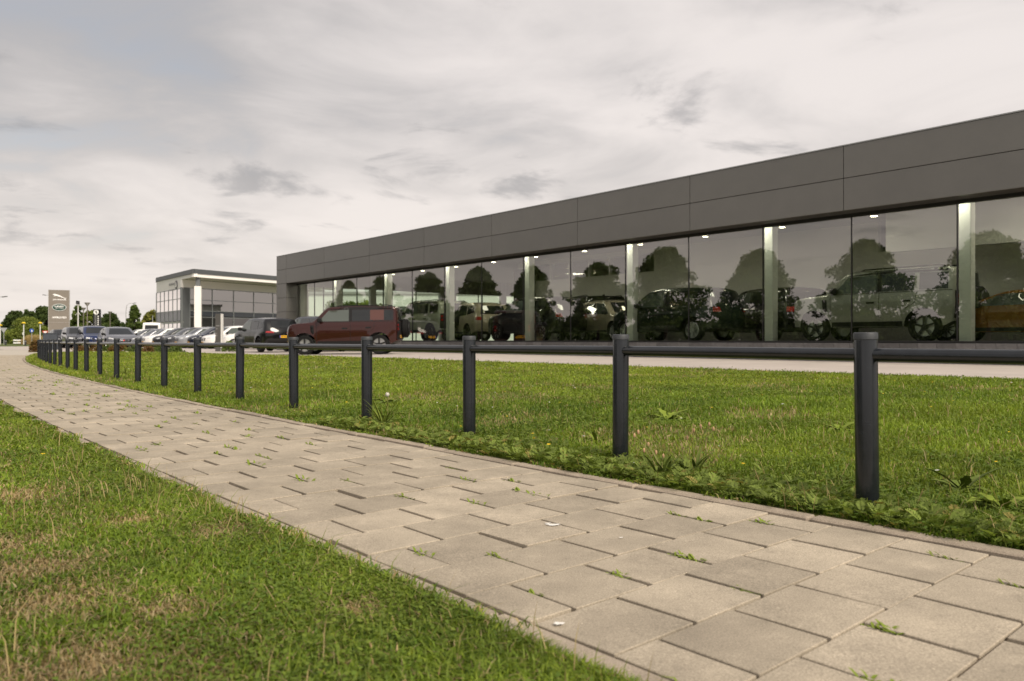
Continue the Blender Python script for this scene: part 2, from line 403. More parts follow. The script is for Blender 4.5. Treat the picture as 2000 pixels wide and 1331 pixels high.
_a, _b = st_of(*pix(1027.5, 1221.3))[0], st_of(*pix(1180, 1285))[0]
S_PHASE = ((_a+_b)/2) % (2*PITCH_S)                  # rows of five full flags are centred here
flags = []; row = 0; s = S_PHASE
while s < S_END:
    cells = [(PITCH_T*(i+0.5), 0) for i in range(5)] if row % 2 == 0 else [(PITCH_T/4, 1)] + [(PITCH_T*(i+1), 0) for i in range(4)] + [(PATH_W-PITCH_T/4, 1)]
    for t, hf in cells:
        x, y, hd = path_pt(s, t + random.gauss(0, 0.002)); flags.append((float(x), float(y), float(hd), hf))
    row += 1; s += PITCH_S
vis = lambda f: f[1] > 1.5 and abs(f[0])/f[1] < 0.75
flags.sort(key=lambda f: (0 if vis(f) else 1, math.hypot(f[0], f[1])))
rest = MB()
for i, (x, y, hd, hf) in enumerate(flags):
    M = Matrix.Translation((x, y, random.gauss(0, 0.0017))) @ Matrix.Rotation(hd+random.gauss(0, 0.004), 4, 'Z') @ Matrix.Rotation(random.gauss(0, 0.005), 4, 'X') @ Matrix.Rotation(random.gauss(0, 0.006), 4, 'Y')
    if i < 300:
        o = link('paving_flag' if not hf else 'half_paving_flag', half if hf else full, None, path); o.matrix_local = M
    else:
        src = half if hf else full; rest.add([M @ v.co for v in src.vertices], [tuple(p.vertices) for p in src.polygons])
tag(rest.build('far_paving_flags', MATS['paver'], path), kind='stuff')
kmesh = {}
for name, t0, t1, top in (('kerb_stone', -0.085, -0.006, 0.013), ('edging_stone', 1.777, 1.880, 0.002)):
    s = 0.0
    m = MB().box(-0.494, 0.494, -(t1-t0)/2, (t1-t0)/2, -0.15, 0.0, bev=0.008).mesh(name); m.materials.append(MATS['kerb'])
    while s < S_END-0.5:
        x, y, hd = path_pt(s+0.5, (t0+t1)/2)
        o = link(name, m, None, path); o.location = (float(x), float(y), top+random.gauss(0, 0.003)); o.rotation_euler = (random.gauss(0, 0.015), random.gauss(0, 0.003), float(hd)+random.gauss(0, 0.003))
        s += 1.0
pmat('chalk', (0.72, 0.70, 0.66), 0.9)
for u, v, r_ in ((1082, 1028, 0.022), (1070, 1025, 0.010), (1093, 1222, 0.012), (1213, 1053, 0.006)):
    x, y = pix(u, v); k = 13; rs = [r_*random.uniform(0.5, 1.2) for _ in range(k)]
    MB().add([(x+1.6*rs[i]*math.cos(6.283*i/k), y+rs[i]*math.sin(6.283*i/k), 0.0065) for i in range(k)], [tuple(range(k))]).build('white_splash', MATS['chalk'], path)
# the path goes on beyond the driveway
pf = MB(); fx, fy = -35.2, 50.2; dxy = Vector((-0.585, 0.811)); nxy = Vector((0.811, 0.585))
a, b = Vector((fx, fy)), Vector((fx, fy))+dxy*34
pf.quad((*a, -0.06), (*(a+nxy*2.1), -0.06), (*(b+nxy*2.1), -0.06), (*b, -0.06))
far_path = tag(pf.build('path_beyond_driveway', MATS['joint_soil']), kind='structure')
ff = MB()
for i in range(70):
    for j in range(6):
        c = a+dxy*(0.25+i*0.48)+nxy*(0.17+j*0.35+(0.17 if i % 2 else 0))
        ff.box(-0.225, 0.225, -0.155, 0.155, -0.08, -0.035, M=Matrix.Translation((c.x, c.y, 0)) @ Matrix.Rotation(math.atan2(dxy.y, dxy.x), 4, 'Z'))
tag(ff.build('far_paving_flags', MATS['paver'], far_path), kind='stuff')

# ------------------------------------------------------------------ post-and-rail fence
OFF = -0.58
_fs = np.linspace(0, S_END+3.2, 4000); _fx, _fy, _ = path_pt(_fs, OFF)
_fu = np.where(_fy > 0.8, 1000+FPX*_fx/np.maximum(_fy, 0.8), 9e9)
posts = [(2.80, 2.42), (1.672, 3.66)]; s_last = 0
for u in (1212, 916, 717, 574, 468, 386, 321, 269.5, 228, 195, 169, 148, 132, 118):
    i = int(np.argmin(np.abs(_fu[:2600]-u))); posts.append((float(_fx[i]), float(_fy[i]))); s_last = _fs[i]
s = s_last+1.7
while s < S_END+3.0:
    x, y, _ = path_pt(s, OFF); posts.append((float(x), float(y))); s += 1.7
fence = thing('rail_fence', 'dark slate grey tubular post and rail fence along the paved path', 'fence', (posts[1][0], posts[1][1], 0))
rp, rc = 0.052, 0.0545
pm = MB().lathe([(0.0, 0.80), (rp*0.98, 0.80), (rp, 0.795), (rp, -0.15), (0, -0.15)], n=28).mesh('post', True)
pm.materials.append(MATS['post_paint'])
cm = MB().lathe([(0, 0.8335), (rc*0.86, 0.8335), (rc*0.97, 0.8315), (rc, 0.828), (rc, 0.801), (rc*0.93, 0.7985), (0, 0.7985)][::-1], n=28).mesh('cap', True)
cm.materials.append(MATS['cap_plastic'])
tops = []
inv = Matrix.Translation(fence.location).inverted()
for i, (x, y) in enumerate(posts):
    o = link('post', pm, None, fence); dz = random.gauss(0, 0.003) - 0.0012*max(0, y-10)
    tx, ty = (random.gauss(0, 0.004), random.gauss(0, 0.004)) if i != 1 else (0.0, -0.012)
    M = Matrix.Translation((x, y, dz)) @ Matrix.Rotation(tx, 4, 'X') @ Matrix.Rotation(ty, 4, 'Y')
    o.matrix_local = inv @ M
    c = link('cap', cm, None, o)
    tops.append(M @ Vector((0, 0, 0.729)))
for a, b in zip(tops[:-1], tops[1:]):
    MB().tube([a, b], 0.0305, n=24, cap=False).build('rail', MATS['post_paint'], fence, smooth=True, wc=True)

# ------------------------------------------------------------------ grass
def raw_mesh(name, verts, faces_n, loops, cols, mat, smooth=False):
    m = bpy.data.meshes.new(name); nv = len(verts)
    m.vertices.add(nv); m.vertices.foreach_set('co', np.ascontiguousarray(verts, dtype=np.float32).ravel())
    m.loops.add(len(loops)); m.loops.foreach_set('vertex_index', np.ascontiguousarray(loops, dtype=np.int32))
    m.polygons.add(len(faces_n)); st = np.concatenate([[0], np.cumsum(faces_n)[:-1]]).astype(np.int32)
    m.polygons.foreach_set('loop_start', st)
    a = m.attributes.new('col', 'FLOAT_COLOR', 'POINT'); c4 = np.ones((nv, 4), dtype=np.float32); c4[:, :3] = cols
    a.data.foreach_set('color', c4.ravel()); m.update(calc_edges=True); m.validate(); m.materials.append(mat)
    return m
def blades(name, P, H, W, lean, cols, mat, kind='stuff'):
    n = len(P); az = rng.uniform(0, 2*np.pi, n); wa = az + np.pi/2 + rng.normal(0, 0.5, n)
    L = np.stack([np.cos(az), np.sin(az), np.zeros(n)], 1); Wd = np.stack([np.cos(wa), np.sin(wa), np.zeros(n)], 1)
    up = np.array([0, 0, 1.0]); h = H[:, None]; w = W[:, None]; ln = lean[:, None]
    mid = P + up*h*0.58 + L*h*ln*0.35; tip = P + up*h*(1-0.35*ln) + L*h*ln
    V = np.stack([P-Wd*w*0.5, P+Wd*w*0.5, mid+Wd*w*0.42, mid-Wd*w*0.42, tip], 1).reshape(-1, 3)
    base = (np.arange(n)*5)[:, None]; lo = (base + np.array([0, 1, 2, 3, 3, 2, 4])).ravel()
    fn = np.tile([4, 3], n); C = np.repeat(cols, 5, axis=0)
    return link(name, raw_mesh(name, V, fn, lo, C, mat))
def mixcol(a, b, f): return np.array(a)[None]*(1-f[:, None]) + np.array(b)[None]*f[:, None]
def sample_area(fn, s_max, n, extra, dens_cap):
    """points over a strip, thinned with the square of the distance and to what the camera might see"""
    out = []
    while sum(map(len, out)) < n:
        s = rng.uniform(0, s_max, 400000); w = rng.uniform(0, 1, 400000)
        X, Y, Z = fn(s, w)[:3]
        d2 = X*X+Y*Y
        p = np.minimum(1.0, extra(X, Y, w, s)*dens_cap/np.maximum(d2, 0.5))
        ok = (Y > 0.9) & (np.abs(X)/np.maximum(Y, 0.9) < 0.92) & (rng.uniform(0, 1, len(s)) < p)
        out.append(np.stack([X, Y, Z, w], 1)[ok])
    return np.concatenate(out)[:n]
GA, GB, GY, GS = (0.062, 0.125, 0.014), (0.185, 0.275, 0.026), (0.31, 0.30, 0.05), (0.38, 0.265, 0.125)
def grass_cols(X, Y, seed, dry, lime):
    n = len(X); f = np.clip(fbm(X*0.9, Y*0.9, seed)*1.5-0.25+rng.normal(0, 0.22, n), 0, 1)
    c = mixcol(GA, GB, f); y = np.clip(lime+rng.normal(0, 0.18, n), 0, 1); c = c*(1-y[:, None]) + np.array(GY)*y[:, None]*np.array([0.92, 1.12, 0.7])
    st = (rng.uniform(0, 1, n) < dry); c[st] = mixcol(GS, (0.42, 0.34, 0.19), rng.uniform(0, 1, st.sum()))
    return c*rng.uniform(0.78, 1.22, n)[:, None]*(0.62+0.76*fbm(X*1.9, Y*1.9, seed+40))[:, None]
# lawn
lp = sample_area(lawn_point, S_END+2.5, 300000, lambda X, Y, w, s: np.where(w < 0.006, 0, 1.0), 12.0)
X, Y, Z, w = lp.T; D = np.hypot(X, Y)
bald = np.clip((fbm(X*0.8, Y*0.8, 21)-0.60)*6, 0, 1)
keep = rng.uniform(0, 1, len(X)) > bald*0.6; X, Y, Z, w, D, bald = (q[keep] for q in (X, Y, Z, w, D, bald))
long_ = np.clip((fbm(X*0.5+7, Y*0.5, 33)-0.5)*3, 0, 1)
H = (0.028+0.026*rng.random(len(X))**1.5 + 0.045*long_*rng.random(len(X)))*(1+0.012*D); H *= np.where(w < 0.05, 1.15, 1.0)
Wd = 0.0032*(1+D/5.5)*rng.uniform(0.7, 1.4, len(X)); broad = rng.random(len(X)) < 0.05; Wd[broad] *= 2.6; H[broad] *= 0.8
tone = np.clip((fbm(X*0.4, Y*0.4, 77)-0.38)*2.6, 0, 1)
cols = grass_cols(X, Y, 3, 0.03+0.34*bald, np.clip(0.04+0.030*(D-4)+0.38*tone, 0.03, 0.66))
tag(blades('lawn_grass', np.stack([X, Y, Z-0.004], 1), H, Wd, rng.uniform(0.15, 1.0, len(X)), cols, MATS['grass']), 'green mown lawn grass between the path and the car park', 'grass', kind='stuff')
# verge
lp = sample_area(lambda s, w: verge_point(s, w**1.6), 28.0, 210000, lambda X, Y, w, s: 1.0, 7.0)
X, Y, Z, w = lp.T; D = np.hypot(X, Y)
tt = 14*w**1.6
dry = np.clip((fbm(X*0.75+3, Y*0.75, 41)-0.50)*4.5, 0, 1)*np.clip((tt-0.35)*1.4, 0, 1)
for u_, v_, r_ in ((50, 1120, 0.20), (120, 1180, 0.16), (15, 1060, 0.16), (30, 970, 0.22), (330, 1190, 0.10), (150, 1300, 0.16), (430, 1040, 0.12), (20, 1320, 0.10), (260, 1020, 0.12), (700, 1190, 0.07)):
    cx, cy = pix(u_, v_); dry = np.maximum(dry, 1.25*np.exp(-(((X-cx)/r_)**2+((Y-cy)/r_)**2))*(0.6+0.8*vnoise(X*14, Y*14, 88)))
dry = np.clip(dry, 0, 1)
H = (0.022+0.03*rng.random(len(X))**1.4)*(1+0.01*D)*(1-0.35*dry) + 0.02*np.clip(1-tt*2.5, 0, 1)*rng.random(len(X))
Wd = 0.0030*(1+D/5)*rng.uniform(0.7, 1.5, len(X)); broad = rng.random(len(X)) < 0.16*(1-dry); Wd[broad] *= 2.8; H[broad] *= 0.75
cols = grass_cols(X, Y, 13, 0.06+0.74*dry, np.clip(0.10+0.015*D+0.22*np.clip(1-tt, 0, 1), 0, 0.5))
tag(blades('verge_grass', np.stack([X, Y, Z-0.004], 1), H, Wd, rng.uniform(0.3, 1.25, len(X)), cols, MATS['grass']), 'patchy verge grass with dry straw coloured spots left of the path', 'grass', kind='stuff')
# clover and other small round leaves in patches
def clover(name, P, size, cols, label):
    n = len(P); k = rng.integers(0, 3, n); az = rng.uniform(0, 6.283, n); V = []; 
    a = np.stack([np.cos(az), np.sin(az), rng.uniform(-0.15, 0.5, n)], 1)*size[:, None]; b = np.stack([-np.sin(az), np.cos(az), rng.uniform(-0.3, 0.3, n)], 1)*size[:, None]*0.42
    V = np.stack([P, P+a*0.45-b, P+a*0.95-b*0.5, P+a*1.0+b*0.4, P+a*0.5+b], 1).reshape(-1, 3)
    return tag(link(name, raw_mesh(name, V, np.full(n, 5), np.arange(n*5), np.repeat(cols, 5, axis=0), MATS['leaf'])), label, 'ground cover', kind='stuff')
for nm, fn_, smax, cap, n_, lab, sd_ in (('lawn_clover', lawn_point, S_END, 12.0, 42000, 'small round clover leaves mixed into the lawn', 91), ('verge_clover', lambda s, w: verge_point(s, w**1.6), 26.0, 7.0, 15000, 'small round weed leaves mixed into the verge', 97)):
    q = sample_area(fn_, smax, n_, lambda X, Y, w, s: np.clip((fbm(X*1.5, Y*1.5, sd_)-0.42)*5, 0.05, 1), cap)
    X, Y, Z, w = q.T; D = np.hypot(X, Y)
    if nm == 'verge_clover':
        kk = np.ones(len(X))
        for u_, v_, r_ in ((50, 1120, 0.20), (120, 1180, 0.16), (15, 1060, 0.16), (30, 970, 0.22), (150, 1300, 0.16)):
            cx, cy = pix(u_, v_); kk -= np.exp(-(((X-cx)/r_)**2+((Y-cy)/r_)**2))
        ok = rng.random(len(X)) < kk; X, Y, Z, D = X[ok], Y[ok], Z[ok], D[ok]
    f = np.clip(fbm(X*2.2, Y*2.2, sd_+5)*1.6-0.3+rng.normal(0, 0.15, len(X)), 0, 1)
    clover(nm, np.stack([X, Y, Z+rng.uniform(0.012, 0.045, len(X))], 1), (0.0085 if nm == 'lawn_clover' else 0.0075)*(1+D/7)*rng.uniform(0.6, 1.7, len(X)), mixcol((0.085, 0.150, 0.018), (0.19, 0.235, 0.034), f)*rng.uniform(0.8, 1.2, len(X))[:, None], lab)
# stray tall stalks and seed heads of grass
for nm, fn_, smax, cap, n_, lab in (('lawn_stalks', lawn_point, S_END, 12.0, 2600, 'thin tall grass stalks standing above the lawn'), ('verge_stalks', lambda s, w: verge_point(s, w**1.6), 26.0, 7.0, 1500, 'thin dry stalks lying in the verge')):
    q = sample_area(fn_, smax, n_, lambda X, Y, w, s: np.clip((fbm(X*0.8, Y*0.8, 131)-0.35)*3, 0.1, 1), cap); X, Y, Z, w = q.T; D = np.hypot(X, Y)
    dryc = rng.random(len(X)) < 0.4; cc = np.where(dryc[:, None], np.array((0.36, 0.28, 0.13)), np.array((0.17, 0.22, 0.03)))*rng.uniform(0.75, 1.25, len(X))[:, None]
    tag(blades(nm, np.stack([X, Y, Z], 1), rng.uniform(0.07, 0.17, len(X)), 0.0022*(1+D/5), rng.uniform(0.1, 1.3, len(X)), cc, MATS['grass']), lab, 'grass', kind='stuff')
# ragged fringes that creep over the kerb stones
def fringe(name, t_fn, n, label, smax, hh):
    s = 1.0+smax*rng.random(n)**1.7; t = t_fn(n); X, Y, _ = path_pt(s, t)
    clump = fbm(X*3.0, Y*3.0, 55) > 0.47; X, Y = X[clump], Y[clump]; n = len(X); D = np.hypot(X, Y)
    cols = grass_cols(X, Y, 23, 0.14, np.full(n, 0.2))
    return tag(blades(name, np.stack([X, Y, np.full(n, 0.004)], 1), hh*rng.uniform(0.5, 1.3, n), 0.0034*(1+D/5)*rng.uniform(0.7, 1.8, n), rng.uniform(0.5, 1.5, n), cols, MATS['grass']), label, 'grass', kind='stuff')
fringe('kerb_grass', lambda n: -0.06-np.abs(rng.normal(0, 0.05, n)), 17000, 'ragged grass fringe along the right hand kerb of the path', 38, 0.035)
fringe('edging_grass', lambda n: 1.90-np.abs(rng.normal(0, 0.035, n)), 17000, 'ragged grass creeping over the left edging stones of the path', 24, 0.04)

# silverweed carpet along the kerb: pinnate leaves lying low
def leaf_blades(centres, name, label, cat, nper=(6, 9), L=(0.05, 0.105)):
    V, F, Lp, C = [], [], [], []
    for (x, y, z) in centres:
        base = np.array((0.165, 0.215, 0.042))*random.uniform(0.65, 1.35) if random.random() < 0.9 else np.array((0.26, 0.22, 0.06))
        az = random.uniform(0, 6.283); ln = random.uniform(*L); el = random.uniform(0.25, 0.9); k = random.randint(*nper)
        d = Vector((math.cos(az)*math.cos(el), math.sin(az)*math.cos(el), math.sin(el))); sd_ = Vector((-math.sin(az), math.cos(az), 0))
        for j in range(k):
            f = 0.25+0.75*j/(k-1); c = Vector((x, y, z)) + d*ln*f + Vector((0, 0, -0.25*ln*f*f))
            for sg in (-1, 1):
                a = ln*0.26*math.sin(0.5+2.2*f)*random.uniform(0.85, 1.15); out = (sd_*sg*0.9 + d*0.45 + Vector((0, 0, random.uniform(0.0, 0.35)))).normalized()
                p2 = c+out*a; wv = d*a*0.28; b = len(V)
                V += [c, c+out*a*0.55-wv, p2, c+out*a*0.55+wv]; F.append(4); Lp += [b, b+1, b+2, b+3]
                cc = base*random.uniform(0.85, 1.2); C += [cc]*4
    m = raw_mesh(name, np.array(V), np.array(F), np.array(Lp), np.array(C), MATS['leaf'])
    return tag(link(name, m), label, cat, kind='stuff')
cent = []
for _ in range(8200):
    s = random.uniform(2.6, 14); o = -0.10-abs(random.gauss(0, 0.24))
    x, y, _h = path_pt(s, o); x, y = float(x), float(y)
    dens = float(fbm(np.array([x*1.6]), np.array([y*1.6]), 61)[0]) + 0.30*math.exp(-((y-3.9)/1.7)**2) - 0.05*max(0, -o-0.3)/0.2
    if dens > 0.56: cent.append((x, y, 0.012+random.uniform(0, 0.03)))
leaf_blades(cent, 'silverweed', 'low carpet of feathery green silverweed leaves beside the right kerb', 'ground cover')

# ------------------------------------------------------------------ single weeds
def ribbon_leaf(B, p, az, ln, wid, rise, droop, n=5, lobes=0.0):
    d = Vector((math.cos(az), math.sin(az), 0)); sd_ = Vector((-math.sin(az), math.cos(az), 0)); row = []
    for i in range(n+1):
        f = i/n; c = Vector(p) + d*ln*f*0.92 + Vector((0, 0, ln*(rise*f-droop*f*f)))
        w_ = wid*math.sin(math.pi*(0.10+0.88*f))**0.8*(1+(lobes if i % 2 else -lobes))
        row.append((c-sd_*w_*0.5+Vector((0, 0, w_*0.18)), c, c+sd_*w_*0.5+Vector((0, 0, w_*0.18))))
    vs_ = [q for r_ in row for q in r_]; fs_ = []
    for i in range(n):
        fs_ += [(3*i, 3*i+1, 3*i+4, 3*i+3), (3*i+1, 3*i+2, 3*i+5, 3*i+4)]
    B.add(vs_, fs_)
for k_, c_ in (('leaf_dock', (0.16, 0.21, 0.025)), ('leaf_plantain', (0.11, 0.15, 0.025)), ('leaf_tuft', (0.14, 0.175, 0.025))):
    pmat(k_, c_, 0.7, spec=0.25, namt=0.25, nscale=14)
pmat('stalk', (0.22, 0.20, 0.07), 0.7, namt=0.2, nscale=20); pmat('seed_head', (0.42, 0.27, 0.15), 0.9, namt=0.3, nscale=60)
pmat('clock', (0.75, 0.72, 0.64), 0.95); pmat('yellow_petal', (0.75, 0.50, 0.01), 0.7); pmat('white_petal', (0.75, 0.75, 0.68), 0.8)
def ground_z(x, y):
    i = int(np.argmin((LXf-x)**2+(LYf-y)**2)); return float(LZf[i])
_S, _W = np.meshgrid(np.linspace(0, 45, 360), np.linspace(0, 1, 60)**1.3, indexing='ij'); LXf, LYf, LZf, _k = (np.asarray(q).ravel() for q in lawn_point(_S, _W))
def rosette(u, v, size, n, label, mat, lobes=0.25, rise=(0.35, 0.9), wid=0.22, name='weed_rosette', cat='weed', group=None):
    x, y = pix(u, v, 0.02); z = ground_z(x, y)
    t = thing(name, label, cat, (x, y, z), 0, group); B = MB()
    for i in range(n):
        ribbon_leaf(B, (0, 0, -0.005), 2*math.pi*i/n+random.gauss(0, 0.35), size*random.uniform(0.65, 1.15), size*wid*random.uniform(0.8, 1.2), random.uniform(*rise), random.uniform(0.3, 0.7), 6, lobes)
    B.build('leaves', MATS[mat], t, smooth=True)
    return t
rosette(1305, 828, 0.24, 12, 'large leafy dandelion rosette in the lawn right of the middle post', 'leaf_dock', 0.35)
rosette(1165, 868, 0.13, 9, 'bright green pointed leaf rosette just left of the second largest post', 'leaf_dock', 0.1, (0.6, 1.3))
rosette(1055, 845, 0.16, 10, 'flat dark leaf rosette in the lawn between two posts', 'leaf_plantain', 0.15, (0.2, 0.5), 0.34)
rosette(760, 792, 0.25, 10, 'dark spreading leaf rosette behind the dandelion clock', 'leaf_plantain', 0.1, (0.25, 0.6), 0.3)
rosette(1640, 850, 0.20, 9, 'loose clump of lobed leaves in the lawn left of the largest post', 'leaf_dock', 0.3)
rosette(1880, 965, 0.17, 12, 'lush dark leaf clump in the lawn at the right edge', 'leaf_plantain', 0.2, (0.5, 1.1), 0.3)
rosette(1960, 1000, 0.19, 12, 'broad leaved weed clump low in the right corner of the lawn', 'leaf_dock', 0.25, (0.5, 1.0), 0.28)
def grass_tuft(u, v, size, n, label, droop=(0.3, 0.9)):
    x, y = pix(u, v); z = ground_z(x, y); t = thing('grass_tuft', label, 'grass tuft', (x, y, z)); B = MB()
    for i in range(n):
        ribbon_leaf(B, (random.gauss(0, 0.012), random.gauss(0, 0.012), -0.01), random.uniform(0, 6.283), size*random.uniform(0.6, 1.1), 0.011*random.uniform(0.7, 1.4), random.uniform(0.7, 2.0), random.uniform(*droop), 5)
    B.build('blades', MATS['leaf_tuft'], t, smooth=True); return t
grass_tuft(748, 838, 0.20, 55, 'bushy bright grass tuft at the foot of a post beside the kerb')
grass_tuft(245, 735, 0.15, 45, 'bright grass tuft between two distant fence posts')
grass_tuft(172, 724, 0.16, 40, 'overgrown grass tuft hugging a distant post')
def plantain(u, v, heads, label):
    x, y = pix(u, v); z = ground_z(x, y); t = thing('plantain', label, 'weed', (x, y, z)); B = MB()
    for i in range(14):
        ribbon_leaf(B, (random.gauss(0, 0.02), random.gauss(0, 0.02), -0.01), random.uniform(0, 6.283), random.uniform(0.09, 0.16), 0.02, random.uniform(0.9, 1.8), 0.5, 5)
    B.build('leaves', MATS['leaf_plantain'], t, smooth=True)
    for hx, hz, hy in heads:
        p = [Vector((random.gauss(0, 0.015), 0, 0)), Vector((hx*0.45, hy*0.5, hz*0.62)), Vector((hx*0.85, hy*0.9, hz*0.93)), Vector((hx, hy, hz))]
        st = MB().tube(p, [0.0022, 0.0018, 0.0014, 0.0012], n=5).build('stalk', MATS['stalk'], t, smooth=True)
        MB().lathe([(0.0005, -0.012), (0.006, -0.006), (0.0075, 0.004), (0.005, 0.013), (0.0005, 0.017)], n=7, M=Matrix.Translation((hx, hy, hz))).build('seed_head', MATS['seed_head'], st, smooth=True)
plantain(1292, 937, [(-0.155, 0.245, 0), (-0.13, 0.262, 0.02), (-0.10, 0.16, 0), (-0.07, 0.19, 0.03), (-0.035, 0.15, -0.02), (0.02, 0.12, 0.05)], 'seeding plantain leaning left with brown heads right of the second post')
plantain(1352, 930, [(0.01, 0.25, 0), (0.055, 0.27, 0.02), (0.10, 0.285, 0), (0.13, 0.255, 0.02), (-0.02, 0.2, 0.04)], 'upright seeding plantain with brown heads between the two nearest posts')
x, y = pix(757, 822); t = thing('dandelion_clock', 'white round dandelion clock on a stalk right of a post', 'flower', (x, y, 0.02))
MB().tube([(0, 0, 0), (0.004, 0, 0.12), (-0.002, 0, 0.235)], [0.003, 0.0025, 0.002], n=6).build('stalk', MATS['stalk'], t, smooth=True)
hd = MB()
for i in range(90):
    a, b = random.uniform(0, 6.283), math.acos(random.uniform(-1, 1)); d = Vector((math.sin(b)*math.cos(a), math.sin(b)*math.sin(a), math.cos(b))); o = d.orthogonal()*0.0035
    c = Vector((-0.002, 0, 0.238)); q = d.cross(o); hd.add([c+d*0.004, c+d*0.021+o, c+d*0.021-o, c+d*0.022+q, c+d*0.022-q], [(0, 1, 2), (0, 3, 4), (1, 3, 2, 4)])
hd.build('seed_head', MATS['clock'], t)
# small flowers scattered through lawn
fl = {'yellow_petal': MB(), 'white_petal': MB()}
for i in range(330):
    s = random.uniform(3, 34); w_ = random.uniform(0.02, 0.95)**1.2; x, y, z, _k = (float(q) for q in lawn_point(np.array(s), np.array(w_)))
    k_ = 'yellow_petal' if random.random() < 0.55 else 'white_petal'; r_ = random.uniform(0.006, 0.012)*(1+0.03*y); h_ = random.uniform(0.05, 0.13)
    fl[k_].add([(x, y, z+h_+0.003)]+[(x+r_*math.cos(a), y+r_*math.sin(a), z+h_+random.uniform(-0.002, 0.004)) for a in np.arange(6)*1.047], [(0, i_+1, (i_+1) % 6+1) for i_ in range(6)])
for a in ((925, 884), (985, 880), (1042, 868), (958, 720), (1527, 966), (1834, 946), (84, 896)):
    if a[0] == 84: x, y = pix(*a); z = 0.03
    else: x, y = pix(*a); z = 0.045
    fl['yellow_petal'].add([(x, y, z+0.004)]+[(x+0.013*math.cos(b), y+0.013*math.sin(b), z+0.006*(i_ % 2)) for i_, b in enumerate(np.arange(10)*0.628)], [(0, i_+1, (i_+1) % 10+1) for i_ in range(10)])
tag(fl['yellow_petal'].build('yellow_flowers', MATS['yellow_petal']), 'tiny yellow flowers scattered over the lawn', 'flowers', kind='stuff')
tag(fl['white_petal'].build('white_flowers', MATS['white_petal']), 'tiny white clover flowers scattered over the lawn', 'flowers', kind='stuff')
# weeds in the open joints of the path: each small tuft a thing
tuft_meshes = []
for k in range(5):
    B = MB()
    for i in range(44):
        ribbon_leaf(B, (random.gauss(0, 0.020), random.gauss(0, 0.005), -0.010), random.uniform(0, 6.283), random.uniform(0.010, 0.028), random.uniform(0.004, 0.009), random.uniform(0.3, 1.3), 0.5, 3)
    m = B.mesh('joint_weed', True); m.materials.append(MATS['leaf_tuft' if k % 2 else 'leaf_dock']); tuft_meshes.append(m)
spots = [(1172, 1160), (1005, 1106), (862, 1103), (828, 1117), (1185, 1116), (1280, 1075), (1375, 1127), (1585, 1293), (1832, 1083), (1865, 1255), (1028, 958), (865, 923), (930, 978), (1400, 1000), (1475, 1018), (1095, 927), (700, 932), (545, 945)]
spots += [(353, 818), (445, 852), (420, 880), (135, 802), (277, 878), (560, 888), (465, 853), (356, 806), (250, 800), (200, 803), (212, 788), (240, 786), (170, 793), (228, 774), (185, 774), (165, 770), (145, 773), (125, 770), (110, 812), (113, 773), (95, 770), (112, 762), (85, 745), (62, 748), (30, 722), (18, 725), (52, 758), (50, 738), (150, 784), (280, 795)]
for _ in range(52):
    x, y, _q = (float(q) for q in path_pt(random.uniform(6, 27), random.uniform(0.1, 1.65)))
    spots.append((1000+FPX*x/y, V0+CAMH*FPX/y))
for i, (u, v) in enumerate(spots):
    x, y = pix(u, v); sj, tj = st_of(x, y); kr = round((sj-S_PHASE)/PITCH_S); sj2 = S_PHASE+kr*PITCH_S+random.uniform(-0.1, 0.1)
    tj = PITCH_T*min(4, max(1, round(tj/PITCH_T))) if kr % 2 == 0 else PITCH_T*(0.5+min(4, max(0, round(tj/PITCH_T-0.5))))
    x, y, _h = (float(q) for q in path_pt(sj2, tj))
    o = link('joint_weed', tuft_meshes[i % 5]); sc = min(2.5, 0.85+0.13*y)*random.uniform(0.8, 1.35)
    o.location = (x, y, 0.0); o.rotation_euler = (0, 0, float(_h)); o.scale = (sc*1.15, sc, sc)
    tag(o, 'small green weed sprouting from an open joint of the paved path', 'weed', 'weeds in the path joints')

# ------------------------------------------------------------------ showroom
pmat('fascia', (0.165, 0.160, 0.152), 0.38, metal=0.25, namt=0.09, nscale=0.9, objvar=0.06)
pmat('dark_gap', (0.008, 0.008, 0.008), 0.7); pmat('gasket', (0.006, 0.006, 0.006), 0.5)
pmat('soffit', (0.05, 0.048, 0.045), 0.6); pmat('column_white', (0.86, 0.87, 0.82), 0.5)
pmat('wall_white', (0.70, 0.69, 0.66), 0.7); pmat('ceiling_grey', (0.42, 0.39, 0.37), 0.8); pmat('floor_tile', (0.13, 0.125, 0.12), 0.25)
pmat('stone', (0.13, 0.125, 0.125), 0.8, namt=0.3, nscale=5, bump=0.3, objvar=0.22)
pmat('roof_felt', (0.06, 0.06, 0.06), 0.9); pmat('lamp_on', (1, 0.9, 0.75), 0.5, emit=(1.0, 0.86, 0.62), estr=14.0); pmat('lamp_body', (0.5, 0.5, 0.5), 0.4)
pmat('trim_steel', (0.35, 0.35, 0.34), 0.35, metal=0.8)
glassmat('shop_glass', 0.225, (0.82, 0.90, 0.78)); glassmat('end_glass', 0.10, (0.86, 0.95, 0.90))
PIT, ZTOP, ZFAS, ZG0, FLZ = 0.852, 5.90, 4.195, 0.755, 0.735
SH_ROT = math.atan2(ES.y, ES.x); SH0 = (-14.48, 47.85)
sh = thing('car_showroom', 'long low showroom with grey panel fascia and a full height glass front', 'showroom', (*SH0, 0.15), SH_ROT)
Z0 = 0.15
def bx(name, mat, s0, s1, d0, d1, z0, z1, parent=None, bev=0.0):
    m = MB(); m.box(s0, s1, d0, d1, z0-Z0, z1-Z0, bev=bev); return m.build(name, MATS[mat], parent or sh)
def shp(u, d, ahead=0.0):
    """point seen in column u that lies d metres behind the fascia plane -> world x, y"""
    k = (u-1000)/FPX; t = (d - (-SH0[0]*ED.x - SH0[1]*ED.y))/(k*ED.x + ED.y); return k*t, t
